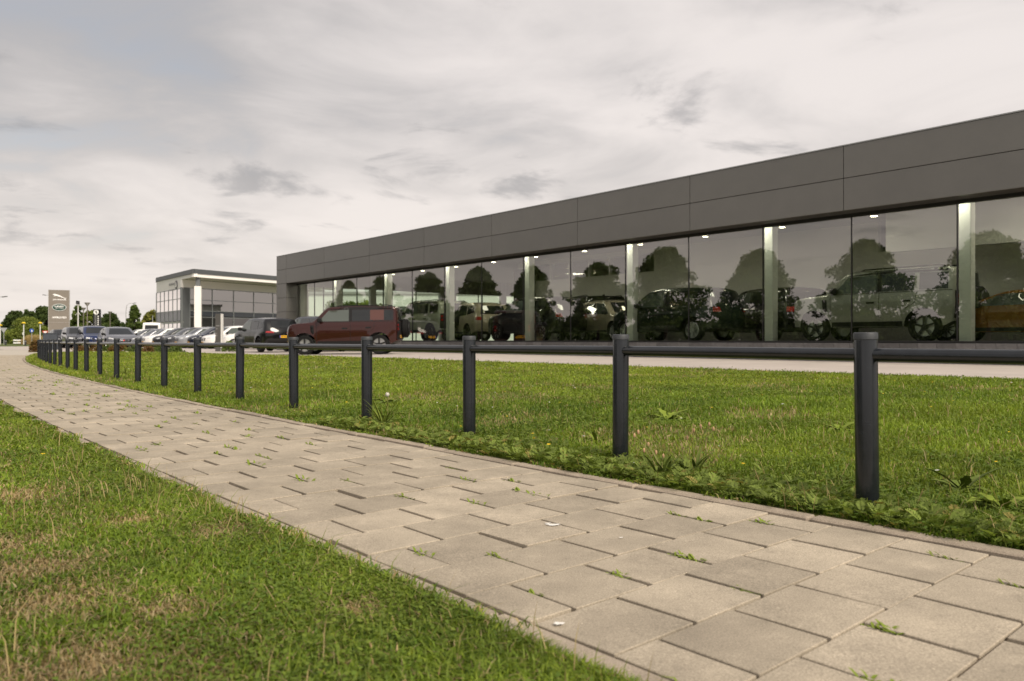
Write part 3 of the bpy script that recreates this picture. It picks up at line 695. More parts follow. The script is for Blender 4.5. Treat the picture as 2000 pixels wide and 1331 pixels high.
def sloc(u, d):
    x, y = shp(u, d); return (x-SH0[0])*ES.x + (y-SH0[1])*ES.y
SLEN, SDEP = 56.0, 22.0
# fascia: backing, then each cassette proud of it
bx('fascia_backing', 'dark_gap', 0.01, SLEN, 0.03, 0.35, ZFAS+0.02, ZTOP-0.05)
joints = [0.0, 1.40]
while joints[-1] < SLEN: joints.append(joints[-1]+4.925)
for a, b in zip(joints[:-1], joints[1:]):
    for z0, z1 in ((ZFAS, ZFAS+PIT), (ZFAS+PIT, ZTOP)):
        bx('fascia_panel', 'fascia', a+0.009, min(b, SLEN)-0.009, 0.0, 0.06, z0+0.009, z1-0.009, bev=0.004)
bx('parapet_cap', 'trim_steel', -0.01, SLEN, -0.012, 0.38, ZTOP, ZTOP+0.03)
bx('soffit', 'soffit', 1.42, SLEN, 0.07, 0.66, ZFAS+0.01, ZFAS+0.06)
# pier at the far corner: front and return cassettes
bx('pier_core', 'dark_gap', 0.03, 1.37, 0.04, 0.70, 0.0, ZFAS+0.02)
zz_ = ZFAS
while zz_ > 0.2:
    z0 = max(zz_-PIT, 0.12)
    bx('pier_panel', 'fascia', 0.0, 1.40-0.006, 0.0, 0.03, z0+0.009, zz_-0.009, bev=0.004)
    bx('pier_return_panel', 'fascia', 1.372, 1.40, 0.034, 0.70, z0+0.009, zz_-0.009, bev=0.004)
    zz_ -= PIT
# glass front
GD = 0.68
gj = [1.42] + [sloc(u, GD) for u in (614, 650, 696.7, 748, 805, 868, 940.7, 1022, 1114.5, 1221.5, 1345, 1490, 1663, 1869.5)]
while gj[-1] < SLEN-2.8: gj.append(gj[-1]+2.70)
GTOP = ZFAS+0.01
for a, b in zip(gj[:-1], gj[1:]):
    m = MB(); m.quad((a+0.012, GD, ZG0-Z0), (b-0.012, GD, ZG0-Z0), (b-0.012, GD, GTOP-Z0), (a+0.012, GD, GTOP-Z0)); m.build('glass_pane', MATS['shop_glass'], sh)
for i, a in enumerate(gj[1:]):
    bx('glass_joint', 'gasket', a-0.013, a+0.013, GD-0.012, GD+0.05, ZG0, GTOP)
bx('glass_head', 'gasket', 1.42, SLEN, GD-0.03, GD+0.06, GTOP-0.09, GTOP-0.001)
bx('glass_sill', 'gasket', 1.42, SLEN, GD-0.03, GD+0.06, ZG0-0.03, ZG0+0.012)
# stone plinth
pl = bx('plinth', 'dark_gap', 1.42, SLEN, GD-0.02, GD+0.25, 0.05, ZG0-0.045)
s_ = 1.43
bm_ = MB().box(0, 0.436, GD-0.10, GD-0.021, 0, 0.245, bev=0.006).mesh('stone_block'); bm_.materials.append(MATS['stone'])
k_ = 0
while s_ < SLEN-0.5:
    for zc, off in ((ZG0-0.045-0.245, 0.0), (ZG0-0.045-0.495, 0.22)):
        o = link('stone_block', bm_, None, pl); o.location = (s_+off, random.uniform(-0.006, 0.006), zc-Z0)
    s_ += 0.44
# columns stand just behind every second glass joint
for i in (0, 2, 4, 6, 8, 10, 12, 14, 16):
    if i >= len(gj): break
    q = Vector(SH0)+ES*gj[i]+ED*GD; uj = 1000+FPX*q.x/q.y
    s0 = sloc(uj+3, GD+0.50)
    bx('column', 'column_white', s0, s0+0.27, GD+0.50, GD+0.80, FLZ, 5.0, bev=0.01)
    ld = bpy.data.lights.new('column_fill', 'AREA'); ld.energy = 26; ld.size = 0.3; ld.color = (1.0, 0.93, 0.80)  # unseen fill light added to brighten the front of each column
    lo = bpy.data.objects.new('column_fill_light', ld); COL.objects.link(lo); lo.parent = sh; lo.location = (s0-0.25, GD+0.22, 4.55-Z0)
# interior shell
bx('floor', 'floor_tile', 1.45, SLEN, GD+0.07, SDEP, FLZ-0.12, FLZ)
bx('ceiling', 'ceiling_grey', 0.3, SLEN, GD+0.13, SDEP, 5.05, 5.2)
bx('inner_fascia', 'ceiling_grey', 1.42, SLEN, GD+0.065, GD+0.12, GTOP-0.05, 5.04)
bx('roof', 'roof_felt', 0.05, SLEN, 0.36, SDEP+0.2, 5.25, 5.62)
S_B, D_B = 13.2, 8.2
# far end wall: glazed bays between piers
bays = [(601, 662), (668, 722), (733, 756), (765, 858), (869, 884), (889, 977), (987, 1021)]
def end_d(u):
    """depth along the end wall s = 0.35 seen in column u"""
    k = (u-1000)/FPX; px_, py_ = SH0[0]+ES.x*0.35, SH0[1]+ES.y*0.35
    return (k*py_ - px_)/(ED.x - k*ED.y)
dd = [(end_d(a), end_d(b)) for a, b in bays]; ZE = 4.12
prev = 0.75
for a, b in dd:
    bx('end_wall_pier', 'wall_white', 0.22, 0.48, prev, a, FLZ, 5.04); prev = b
    m = MB(); m.quad((0.35, a, FLZ-Z0), (0.35, b, FLZ-Z0), (0.35, b, ZE-Z0), (0.35, a, ZE-Z0)); m.build('end_window_pane', MATS['end_glass'], sh)
bx('end_wall_pier', 'wall_white', 0.22, 0.48, prev, SDEP, FLZ, 5.04)
for a, b in dd: bx('end_wall_lintel', 'ceiling_grey', 0.22, 0.48, a+0.003, b-0.003, ZE, 5.04)
for a, b in ((dd[0][0], dd[0][1]), dd[3], dd[5]):
    bx('end_window_bar', 'gasket', 0.33, 0.37, (a+b)/2-0.03, (a+b)/2+0.03, FLZ, ZE)
# partition wall with a clerestory row, offices behind
bx('partition_lower', 'wall_white', S_B, SLEN, D_B, D_B+0.25, FLZ, 3.95)
cl0, cl1, ncl = S_B+1.2, S_B+9.6, 6
bx('clerestory_pier', 'wall_white', S_B, cl0, D_B+0.002, D_B+0.248, 3.952, 5.04)
for i in range(ncl):
    a = cl0+(cl1-cl0)*i/ncl; b = cl0+(cl1-cl0)*(i+1)/ncl
    m = MB(); m.quad((a+0.1, D_B+0.12, 3.95-Z0), (b, D_B+0.12, 3.95-Z0), (b, D_B+0.12, 4.80-Z0), (a+0.1, D_B+0.12, 4.80-Z0)); m.build('clerestory_pane', MATS['end_glass'], sh)
    bx('clerestory_post', 'wall_white', a, a+0.1, D_B+0.002, D_B+0.248, 3.952, 4.80)
bx('clerestory_head', 'wall_white', cl0+0.002, cl1, D_B+0.002, D_B+0.248, 4.802, 5.04)
bx('partition_upper', 'wall_white', cl1, sloc(1715, D_B), D_B+0.002, D_B+0.248, 3.952, 5.04)
bx('cross_wall', 'wall_white', S_B-0.25, S_B-0.01, D_B+0.3, SDEP-0.05, FLZ, 5.04)
bx('shade_strip', 'floor_tile', S_B+1.6, SLEN-0.2, D_B-0.3, D_B-0.01, FLZ, FLZ+0.95)  # dark strip added along the partition foot in place of shade at floor level
bx('shelf_unit', 'dark_gap', S_B+0.3, S_B+1.5, D_B-0.55, D_B-0.02, FLZ, 4.6)
bx('back_wall', 'wall_white', 0.5, SLEN, SDEP-0.03, SDEP+0.2, FLZ, 5.04)
bx('right_bulkhead', 'wall_white', sloc(1730, 5.0), SLEN-0.1, 5.0, 5.2, 3.55, 5.03)
for i in range(7):
    s0 = 22+3.1*i; bx('office_screen', 'wall_white', s0+8, s0+8.9, 8.05, 8.19, FLZ+0.3, FLZ+1.6)
# ceiling spots in rows, lit
spot = MB().lathe([(0.001, -0.022), (0.105, -0.022), (0.105, 0.0)], n=14).mesh('ceiling_spot'); spot.materials.append(MATS['lamp_on'])
hous = MB().lathe([(0.13, -0.02), (0.13, 0.03), (0.108, 0.03), (0.108, -0.02), (0.13, -0.02)], n=14).mesh('spot_housing'); hous.materials.append(MATS['lamp_body'])
for i in range(13):
    for d_ in (2.2, 5.6):
        s0 = 3.2+3.3*i+(1.2 if d_ > 3 else 0)
        o = link('ceiling_spot', spot, None, sh); o.location = (s0, d_, 4.86-Z0)
        h_ = link('spot_housing', hous, None, o)
for d_ in (2.2, 5.6): bx('lamp_track', 'lamp_body', 2.0, SLEN-6, d_-0.03, d_+0.03, 4.90, 4.95)
for i in range(6):
    ld = bpy.data.lights.new('ceiling_lamp', 'AREA'); ld.energy = 40; ld.size = 0.9; ld.color = (1.0, 0.9, 0.76)
    lo = bpy.data.objects.new('ceiling_lamp_light', ld); COL.objects.link(lo); lo.parent = sh; lo.location = (5+7.0*i, 2.8, 4.83-Z0)

# white hall and hedge behind the showroom, seen through the end windows
pmat('hall_panel', (0.66, 0.68, 0.66), 0.5, namt=0.04, nscale=0.6); pmat('hall_roof', (0.3, 0.3, 0.3), 0.6)
hall = thing('white_hall', 'white panelled hall seen through the end windows of the showroom', 'building', (-12, 82, 0))
MB().box(-10.5, 26, 0, 18, 0, 5.6).build('wall', MATS['hall_panel'], hall)
MB().box(-10.7, 26.2, -0.2, 18.2, 5.6, 5.85).build('roof', MATS['hall_roof'], hall)
for i in range(5):
    w_ = MB().box(-7+6.2*i, -4.6+6.2*i, -0.06, 0.02, 2.9, 4.3).build('window', MATS['dark_gap'], hall)
    MB().box(-6.9+6.2*i, -4.7+6.2*i, -0.075, -0.061, 3.0, 4.2).build('pane', MATS['end_glass'], w_)

# ------------------------------------------------------------------ second dealership with the rounded end
pmat('b2_white', (0.82, 0.80, 0.76), 0.6, namt=0.03, nscale=0.5); pmat('b2_fascia', (0.07, 0.076, 0.08), 0.45); pmat('b2_grey', (0.13, 0.14, 0.145), 0.45)
pmat('b2_frame', (0.30, 0.32, 0.32), 0.4, metal=0.4); pmat('b2_pale', (0.46, 0.47, 0.43), 0.6); pmat('b2_spandrel', (0.055, 0.062, 0.075), 0.2)
pmat('b2_logo', (0.05, 0.055, 0.065), 0.5); pmat('b2_letter', (0.33, 0.33, 0.33), 0.6); pmat('b2_inner', (0.40, 0.37, 0.33), 0.8)
glassmat('b2_glass', 0.33, (0.62, 0.68, 0.64)); glassmat('b2_dark_glass', 0.16, (0.22, 0.26, 0.26))
C0 = Vector((-36.8, 90.0)); RA = Vector((0.529, 0.849)).normalized(); LB = Vector((-0.618, 0.786)).normalized()
b2 = thing('rounded_dealership', 'two storey white and grey dealership with a rounded glass end and corner column', 'dealership', (C0.x, C0.y, 0))
def wall_run(pts, z0, z1, name, mat, thick=0.15, out=0.0):
    """upright slab along a list of plan points; thickness goes inward (to the right when walking along)"""
    m = MB(); n = len(pts); nrm = []
    for i in range(n):
        d = (pts[min(i+1, n-1)]-pts[max(i-1, 0)]).normalized(); nrm.append(Vector((d.y, -d.x)))
    o = [p-nn*out for p, nn in zip(pts, nrm)]; q = [p+nn*thick for p, nn in zip(pts, nrm)]
    vs_ = []
    for a, b in zip(o, q): vs_ += [(a.x, a.y, z0), (a.x, a.y, z1), (b.x, b.y, z1), (b.x, b.y, z0)]
    fs_ = []
    for i in range(n-1):
        for k in range(4): fs_.append((4*i+k, 4*i+(k+1) % 4, 4*i+4+(k+1) % 4, 4*i+4+k))
    fs_ += [(3, 2, 1, 0), tuple(4*(n-1)+k for k in range(4))]
    m.add(vs_, fs_); return m.build(name, MATS[mat], b2, wc=True)
# plan of the left wing: straight, then a quarter turn
straight_end = 16.6; turn = [C0+LB*straight_end]; hd_ = math.atan2(LB.y, LB.x)
for i in range(10):
    hd_ -= R(13); turn.append(turn[-1]+Vector((math.cos(hd_), math.sin(hd_)))*1.25)
def left_pts(t0): return [C0+LB*t0] + [C0+LB*t for t in np.arange(math.ceil(t0/2.05)*2.05, straight_end-0.5, 2.05) if t > t0+0.4] + turn
LW = [C0+LB*t for t in (4.9, 6.85, 8.8, 10.75, 12.7, 14.65, 16.6)] + turn[1:]
T0 = 4.9; A0 = C0+LB*T0
# right wing wall stands back under the roof; runs from A0
RW = [A0+RA*t for t in (0, 1.1, 4.3, 7.5, 10.7, 13.9, 17.1, 20.3, 23.5)]
RF = [C0, C0+RA*26]
def ring(pts, z0, z1, name, mat, thick, out):      # left wing goes leftward, so inward is to the right of travel
    return wall_run(pts, z0, z1, name, mat, thick, out)
ring(left_pts(0.0), 8.47, 9.0, 'roof_fascia', 'b2_fascia', 0.4, 0.10)
wall_run([C0+RA*26, C0+RA*0.03], 8.47, 9.0, 'roof_fascia', 'b2_fascia', 0.4, 0.10)
ring(left_pts(0.0), 8.08, 8.466, 'roof_beam', 'b2_white', 0.4, 0.0)
wall_run([C0+RA*26, C0+RA*0.03], 8.08, 8.466, 'roof_beam', 'b2_white', 0.4, 0.0)
rf = MB(); poly = [C0]+left_pts(0.5)[1:]+[C0+RA*26+LB*12, C0+RA*26]
rf.add([(p.x, p.y, 8.6) for p in poly], [tuple(range(len(poly)))[::-1]]); rf.build('roof', MATS['roof_felt'], b2, wc=True)
so = MB(); poly = [C0+RA*0.3+LB*0.3]+[A0+RA*0.3, A0+RA*25, C0+RA*25+LB*0.2]
so.add([(p.x, p.y, 8.12) for p in poly], [tuple(range(4))]); so.build('soffit', MATS['b2_white'], b2, wc=True)
# left wing bands
ring(LW, 7.02, 8.078, 'white_band', 'b2_white', 0.2, 0.0)
def glaze(pts, levels, mats, names, frame='b2_frame', back=None):
    for i in range(len(pts)-1):
        a, b = pts[i], pts[i+1]
        for (z0, z1), mt, nm in zip(levels, mats, names):
            m = MB(); m.quad((a.x, a.y, z0+0.04), (b.x, b.y, z0+0.04), (b.x, b.y, z1-0.04), (a.x, a.y, z1-0.04)); m.build(nm, MATS[mt], b2, wc=True)
    for p in pts:
        m = MB(); m.box(-0.045, 0.045, -0.06, 0.06, levels[-1][0], levels[0][1], M=Matrix.Translation((p.x, p.y, 0)) @ Matrix.Rotation(0.9, 4, 'Z')); m.build('mullion', MATS[frame], b2, wc=True)
    for (z0, z1) in levels:
        m = MB()
        for a, b in zip(pts[:-1], pts[1:]):
            d = (b-a); m.box(0, d.length, -0.05, 0.05, z1-0.04, z1+0.04, M=Matrix.Translation((a.x, a.y, 0)) @ Matrix.Rotation(math.atan2(d.y, d.x), 4, 'Z'))
        m.build('transom', MATS[frame], b2, wc=True)
glaze(LW, [(5.78, 7.0), (4.36, 5.78), (3.05, 4.36), (0.2, 2.85)], ['b2_glass', 'b2_glass', 'b2_spandrel', 'b2_dark_glass'], ['window_pane', 'window_pane', 'spandrel_pane', 'ground_floor_pane'])
ring(LW, 2.87, 3.02, 'sill_band', 'b2_pale', 0.2, 0.06)
# right wing: dark pier, then white wall and glazing
wall_run([RW[1], RW[0]], 0, 7.13, 'corner_pier', 'b2_grey', 0.3, 0.05)
wall_run([RW[-1], RW[0]], 7.15, 8.078, 'white_wall', 'b2_white', 0.2, 0.0)
glaze(RW[1:], [(5.7, 7.1), (4.36, 5.7), (3.7, 4.36), (0.2, 3.6)], ['b2_glass', 'b2_glass', 'b2_spandrel', 'b2_dark_glass'], ['window_pane', 'window_pane', 'spandrel_panel', 'ground_floor_pane'])
# floors and back wall inside so the glass has something behind it
cen = A0+RA*9+LB*6
for zf in (0.1, 3.5, 4.3):
    m = MB(); P_ = [A0+RA*0.6+LB*0.6, RW[-1]+LB*0.6, RW[-1]+LB*11, turn[-1]+RA*1.5, turn[4]+RA*1.0, turn[1]+RA*0.8]
    m.add([(p.x, p.y, zf) for p in P_], [tuple(range(len(P_)))]); m.build('floor_slab', MATS['b2_inner'], b2, wc=True)
wall_run([RW[-1]+LB*7, A0+LB*7+RA*3], 0.1, 8.0, 'inner_wall', 'b2_inner', 0.2, 0.0)
# corner column
c_ = C0+RA*0.75+LB*0.55
MB().box(-0.37, 0.37, -0.37, 0.37, 0, 7.05, bev=0.02, M=Matrix.Translation((c_.x, c_.y, 0)) @ Matrix.Rotation(0.25, 4, 'Z')).build('column', MATS['b2_white'], b2, wc=True)
MB().box(-0.24, 0.24, -0.24, 0.24, 7.05, 8.1, M=Matrix.Translation((c_.x, c_.y, 0)) @ Matrix.Rotation(0.25, 4, 'Z')).build('column_head', MATS['b2_grey'], b2, wc=True)
vc = C0+RA*16+LB*2
vent = MB().lathe([(0, 9.55), (0.85, 9.55), (0.85, 9.3), (0.7, 9.25), (0.7, 8.6)][::-1], n=16, M=Matrix.Translation((vc.x, vc.y, 0.1))).build('roof_vent', MATS['b2_pale'], b2, smooth=True, wc=True)
# round emblem and lettering on the white band (too small in the photograph to be read)
em = C0+LB*7.15-Vector((-LB.y, LB.x))*-0.0
outn = Vector((-LB.y, LB.x))*1.0; outn = outn if outn.dot(Vector((0, -1))) > 0 else -outn
Mw = Matrix.Translation((em.x+outn.x*0.04, em.y+outn.y*0.04, 7.55)) @ Matrix.Rotation(math.atan2(LB.y, LB.x)+math.pi, 4, 'Z')
e_ = MB().lathe([(0.001, -0.03), (0.52, -0.03), (0.52, 0.03)][::-1], n=28, axis='y', M=Mw).build('emblem', MATS['b2_logo'], b2, wc=True)
MB().prism([(-0.3, -0.28), (0.02, 0.34), (0.12, 0.1), (0.32, -0.1), (0.18, -0.14), (0.3, -0.3)], -0.06, -0.035, M=Mw).build('emblem_mark', MATS['b2_white'], b2, wc=True)
lt = MB()
for i in range(9):
    lt.box(-0.95-i*0.27, -0.80-i*0.27, -0.03, 0.0, -0.62, -0.45, M=Mw)
for i in range(6):
    lt.box(-1.15-i*0.42, -0.88-i*0.42, -0.012, 0.0, 0.02, 0.32, M=Mw)
lt.build('lettering', MATS['b2_letter'], b2, wc=True)

# ------------------------------------------------------------------ cars
def paint(name, col, metal=0.35, rough=0.32): return pmat('paint_'+name, col, rough, metal=metal, coat=0.9, spec=0.12)
for nm, c in dict(maroon=(0.042, 0.0095, 0.0075), blue=(0.008, 0.020, 0.085), silver=(0.36, 0.37, 0.39), grey=(0.075, 0.078, 0.088),
                  slate=(0.145, 0.15, 0.175), spare=(0.1, 0.1, 0.1)).items(): paint(nm, c, 0.45 if nm == 'maroon' else 0.35, 0.24)
for nm, c in dict(black=(0.004, 0.004, 0.005), navy=(0.006, 0.009, 0.022), darkgrey=(0.022, 0.023, 0.027), darkgreen=(0.006, 0.012, 0.010)).items(): paint(nm, c, 0.0, 0.3)
paint('white', (0.78, 0.77, 0.75), 0.0, 0.35); paint('sage', (0.34, 0.355, 0.28), 0.1); paint('champagne', (0.34, 0.30, 0.225), 0.2); paint('orange', (0.22, 0.095, 0.014), 0.1); paint('pearl', (0.34, 0.34, 0.30), 0.1)
pmat('car_glass', (0.010, 0.012, 0.013), 0.03, spec=0.65); pmat('car_trim', (0.010, 0.010, 0.011), 0.55, spec=0.3); pmat('tyre', (0.010, 0.010, 0.010), 0.85, spec=0.2)
pmat('rim_silver', (0.55, 0.55, 0.56), 0.3, metal=0.8); pmat('rim_black', (0.012, 0.012, 0.013), 0.3, metal=0.3); pmat('lamp_clear', (0.62, 0.64, 0.66), 0.12, coat=1.0, spec=0.8)
pmat('lamp_red', (0.30, 0.008, 0.008), 0.15, coat=1.0); pmat('plate_yellow', (0.80, 0.42, 0.01), 0.5); pmat('plate_blue', (0.02, 0.06, 0.4), 0.5); pmat('plate_ink', (0.03, 0.02, 0.01), 0.6)
pmat('chrome', (0.7, 0.7, 0.7), 0.12, metal=1.0); pmat('red_badge', (0.5, 0.03, 0.02), 0.4); pmat('orange_sheet', (0.085, 0.028, 0.022), 0.5, coat=0.4)
pmat('car_clear_glass', (0.085, 0.10, 0.092), 0.04, spec=0.6); pmat('seat', (0.03, 0.03, 0.03), 0.8)

def chaikin(P, it=2):
    for _ in range(it):
        Q = [P[0]]
        for a, b in zip(P[:-1], P[1:]):
            Q += [(a[0]*0.75+b[0]*0.25, a[1]*0.75+b[1]*0.25), (a[0]*0.25+b[0]*0.75, a[1]*0.25+b[1]*0.75)]
        P = Q+[P[-1]]
    return P
def densify(P, step, closed=False):
    out = []; n = len(P)
    for i in range(n if closed else n-1):
        a, b = P[i], P[(i+1) % n]; k = max(1, int(math.ceil(math.hypot(b[0]-a[0], b[1]-a[1])/step)))
        out += [(a[0]+(b[0]-a[0])*j/k, a[1]+(b[1]-a[1])*j/k) for j in range(k)]
    if not closed: out.append(P[-1])
    return out
def inside(p, poly):
    x, y = p; c = False; j = len(poly)-1
    for i in range(len(poly)):
        xi, yi = poly[i]; xj, yj = poly[j]
        if (yi > y) != (yj > y) and x < (xj-xi)*(y-yi)/(yj-yi)+xi: c = not c
        j = i
    return c
def fill(poly, step):
    """triangulate a polygon with interior points -> pts2d, tris"""
    pts = [Vector(p) for p in poly]; n = len(pts)
    xs, ys = [p[0] for p in poly], [p[1] for p in poly]
    gx = np.arange(min(xs)+step/2, max(xs), step); gy = np.arange(min(ys)+step/2, max(ys), step)
    for x in gx:
        for y in gy:
            if inside((x, y), poly) and min((x-p[0])**2+(y-p[1])**2 for p in poly) > (0.45*step)**2: pts.append(Vector((x, y)))
    r = delaunay_2d_cdt(pts, [(i, (i+1) % n) for i in range(n)], [], 0, 1e-6)
    v = [(p.x, p.y) for p in r[0]]; f = []
    for t in r[2]:
        c = (sum(v[i][0] for i in t)/3, sum(v[i][1] for i in t)/3)
        if inside(c, poly): f.append(tuple(t))
    return v, f
class Car:
    def __init__(s, top, wheels, wr, ar, W, zb, tumble, kf=0.28, kr=0.18, crown=0.035, sill=0.30, step=0.13, rnd=0.07, rim=0, smooth_it=2, zc=0.80, barrel=0.06):
        s.wheels, s.wr, s.W, s.rim = wheels, wr, W, rim; s.parts = []
        xr, xf = min(p[0] for p in top), max(p[0] for p in top)
        tp = densify(chaikin(top, smooth_it), step); bot = []
        for wx in sorted(wheels, reverse=True):
            a0 = math.asin(max(-1, min(1, (sill-wr)/ar)))
            bot += [(wx+ar*math.cos(a), wr+ar*math.sin(a)) for a in np.linspace(a0, math.pi-a0, 15)]
        bot = densify(bot, step); outl = tp+bot; n = len(outl); nt = len(tp)
        rr = []; nn = []
        for i in range(n):
            a, b = outl[i-1], outl[(i+1) % n]; dx, dz = b[0]-a[0], b[1]-a[1]; l = math.hypot(dx, dz) or 1; nn.append((-dz/l, dx/l))
            rr.append(rnd if 1 <= i < nt-1 else 0.0)
        def hw(x, z):
            w = W*(1-barrel*((min(z, zb)-zc)/0.6)**2)
            if z > zb: w -= tumble*(z-zb)+0.015
            for wx in wheels:
                d = math.hypot(x-wx, z-wr); w += 0.022*math.exp(-((d-ar)/0.10)**2)
            return w
        xs0, xs1 = max(wheels)+ar*0.6, min(wheels)-ar*0.6
        def deform(p):
            x, y, z = p; q = min(1.2, abs(y)/W)
            if x > xs0:
                t = (x-xs0)/(xf-xs0); x -= kf*t*q**2.6; y *= 1-0.05*t*t
            if x < xs1:
                t = (xs1-x)/(xs1-xr); x += kr*t*q**2.6; y *= 1-0.04*t*t
            return (x, y, z)
        B = MB(); U = MB(); rings = []
        for ph in (0, 35, 65, 90):
            ring_ = []
            for p, nv, r_ in zip(outl, nn, rr):
                k = r_*(1-math.sin(R(ph))); x, z = p[0]-nv[0]*k, p[1]-nv[1]*k; ring_.append((x, hw(x, z)-r_*(1-math.cos(R(ph))), z))
            rings.append(ring_)
        NA = 6; full = []
        for rg in rings: full.append(rg)
        top_ring = rings[-1]
        for j in range(1, NA):
            f = 1-2*j/NA; ring_ = []
            for (x, y, z), nv, r_ in zip(top_ring, nn, rr):
                c = crown*(1-f*f) if r_ else 0; ring_.append((x+nv[0]*c, y*f, z+nv[1]*c))
            full.append(ring_)
        for rg in rings[::-1]: full.append([(x, -y, z) for x, y, z in rg])
        vs_ = [deform(p) for rg in full for p in rg]; fb, fu = [], []
        for j in range(len(full)-1):
            for i in range(n):
                q = (j*n+i, j*n+(i+1) % n, (j+1)*n+(i+1) % n, (j+1)*n+i)
                (fu if (i >= nt-1) else fb).append(q[::-1])
        side = [(x, z) for x, y, z in rings[0]]; v2, f2 = fill(side, 0.13)
        b0 = len(vs_); vs_ += [deform((x, hw(x, z), z)) for x, z in v2]; fb += [tuple(b0+i for i in t)[::-1] for t in f2]
        b1 = len(vs_); vs_ += [deform((x, -hw(x, z), z)) for x, z in v2]; fb += [tuple(b1+i for i in t) for t in f2]
        s.bvh = BVHTree.FromPolygons(vs_, fb+fu)
        B.add(vs_, fb); U.add(vs_, fu)
        m = s._clean(B, 'body'); s.parts.append(('body', m, None, None)); m = s._clean(U, 'underbody'); m.materials.append(MATS['car_trim']); s.parts.append(('underbody', m, None, None))
    def _clean(s, B, name):
        import bmesh
        m = B.mesh(name); bm = bmesh.new(); bm.from_mesh(m); bmesh.ops.remove_doubles(bm, verts=bm.verts, dist=0.0015)
        loose = [v for v in bm.verts if not v.link_faces]; bmesh.ops.delete(bm, geom=loose, context='VERTS'); bmesh.ops.recalc_face_normals(bm, faces=bm.faces)
        bm.to_mesh(m); bm.free(); m.shade_smooth()
        try: m.set_sharp_from_angle(angle=R(42))
        except Exception: pass
        return m
    def cast(s, a, b, axis, off):
        if axis in ('L', 'R'): o, d = Vector((a, 4 if axis == 'L' else -4, b)), Vector((0, -1 if axis == 'L' else 1, 0))
        elif axis == 'F': o, d = Vector((6, a, b)), Vector((-1, 0, 0))
        elif axis == 'B': o, d = Vector((-6, a, b)), Vector((1, 0, 0))
        else: o, d = Vector((a, b, 5)), Vector((0, 0, -1))
        h = s.bvh.ray_cast(o, d)
        if h[0] is None:
            h = s.bvh.find_nearest(o+d*4.0)
        nrm = h[1] if h[1].dot(d) < 0 else -h[1]
        return h[0]+nrm*off
    def decal(s, name, mat, axis, poly, off=0.006, step=0.14, parent=None):
        v, f = fill(densify(poly, step, True), step); m = MB()
        P = [s.cast(a, b, axis, off) for a, b in v]; m.add(P, f); me = m.mesh(name); me.shade_smooth(); me.materials.append(MATS[mat]); s.parts.append((name, me, None, parent))
    def both(s, name, mat, poly, off=0.006, step=0.14, parent=None):
        s.decal(name, mat, 'L', poly, off, step, parent); s.decal(name, mat, 'R', poly, off, step, parent)
    def seam(s, pts, w=0.012, mat='car_trim'):
        for ax in 'LR':
            m = MB()
            for a, b in zip(pts[:-1], pts[1:]):
                k = max(1, int(math.hypot(b[0]-a[0], b[1]-a[1])/0.12)); dx, dz = b[0]-a[0], b[1]-a[1]; l = math.hypot(dx, dz); nx, nz = -dz/l*w/2, dx/l*w/2
                for j in range(k):
                    p0 = (a[0]+dx*j/k, a[1]+dz*j/k); p1 = (a[0]+dx*(j+1)/k, a[1]+dz*(j+1)/k)
                    m.quad(*[s.cast(p[0]+sg*nx, p[1]+sg*nz, ax, 0.004) for p, sg in ((p0, -1), (p1, -1), (p1, 1), (p0, 1))])
            me = m.mesh('door_seam'); me.materials.append(MATS[mat]); s.parts.append(('door_seam', me, None, None))
    def solid(s, name, mat, mb, parent=None, smooth=True):
        me = mb.mesh(name, smooth); me.materials.append(MATS[mat]); s.parts.append((name, me, None, parent))
    def mirrors(s, x, y, z, mat='car_trim', size=1.0):
        for sg in (1, -1):
            m = MB().box(-0.07*size, 0.07*size, -0.11*size, 0.11*size, -0.085*size, 0.085*size, bev=0.045*size, M=Matrix.Translation((x, sg*(y+0.10), z)))
            m.box(-0.03, 0.03, -0.08, 0.08, -0.03, 0.0, M=Matrix.Translation((x, sg*(y-0.02), z-0.05)))
            s.solid('mirror', mat, m)
    def plate(s, axis, y, z, blue=False):
        p = s.cast(y, z, axis, 0.0); sx = 1 if axis == 'F' else -1
        x0 = p.x+sx*0.012
        s.solid('plate', 'plate_yellow', MB().box(x0, x0+sx*0.012, y-0.26, y+0.26, z-0.057, z+0.057), None, False)
        s.solid('plate_band', 'plate_blue', MB().box(x0+sx*0.0125, x0+sx*0.014, (y-0.26 if sx > 0 else y+0.22), (y-0.22 if sx > 0 else y+0.26), z-0.055, z+0.055), 'plate', False)
        ink = MB()
        for i in range(6): ink.box(x0+sx*0.0125, x0+sx*0.014, y-0.18+0.068*i, y-0.145+0.068*i, z-0.033, z+0.033)
        s.solid('plate_letters', 'plate_ink', ink, 'plate', False)
    def finish(s, rim_mat='rim_silver', spokes=5, tw=0.24):
        r = s.wr; ri = r*0.70
        ty = MB().lathe([(ri, -tw/2+0.01), (r*0.9, -tw/2), (r*0.975, -tw/2+0.02), (r, -tw/2+0.05), (r, tw/2-0.05), (r*0.975, tw/2-0.02), (r*0.9, tw/2), (ri, tw/2-0.01)], n=30, axis='y').mesh('tyre', True)
        ty.materials.append(MATS['tyre'])
        rm = MB().lathe([(ri*1.01, tw/2-0.012), (ri*0.95, tw/2-0.006), (ri*0.91, tw/2-0.03), (ri*0.88, -tw/2+0.02)], n=30, axis='y')
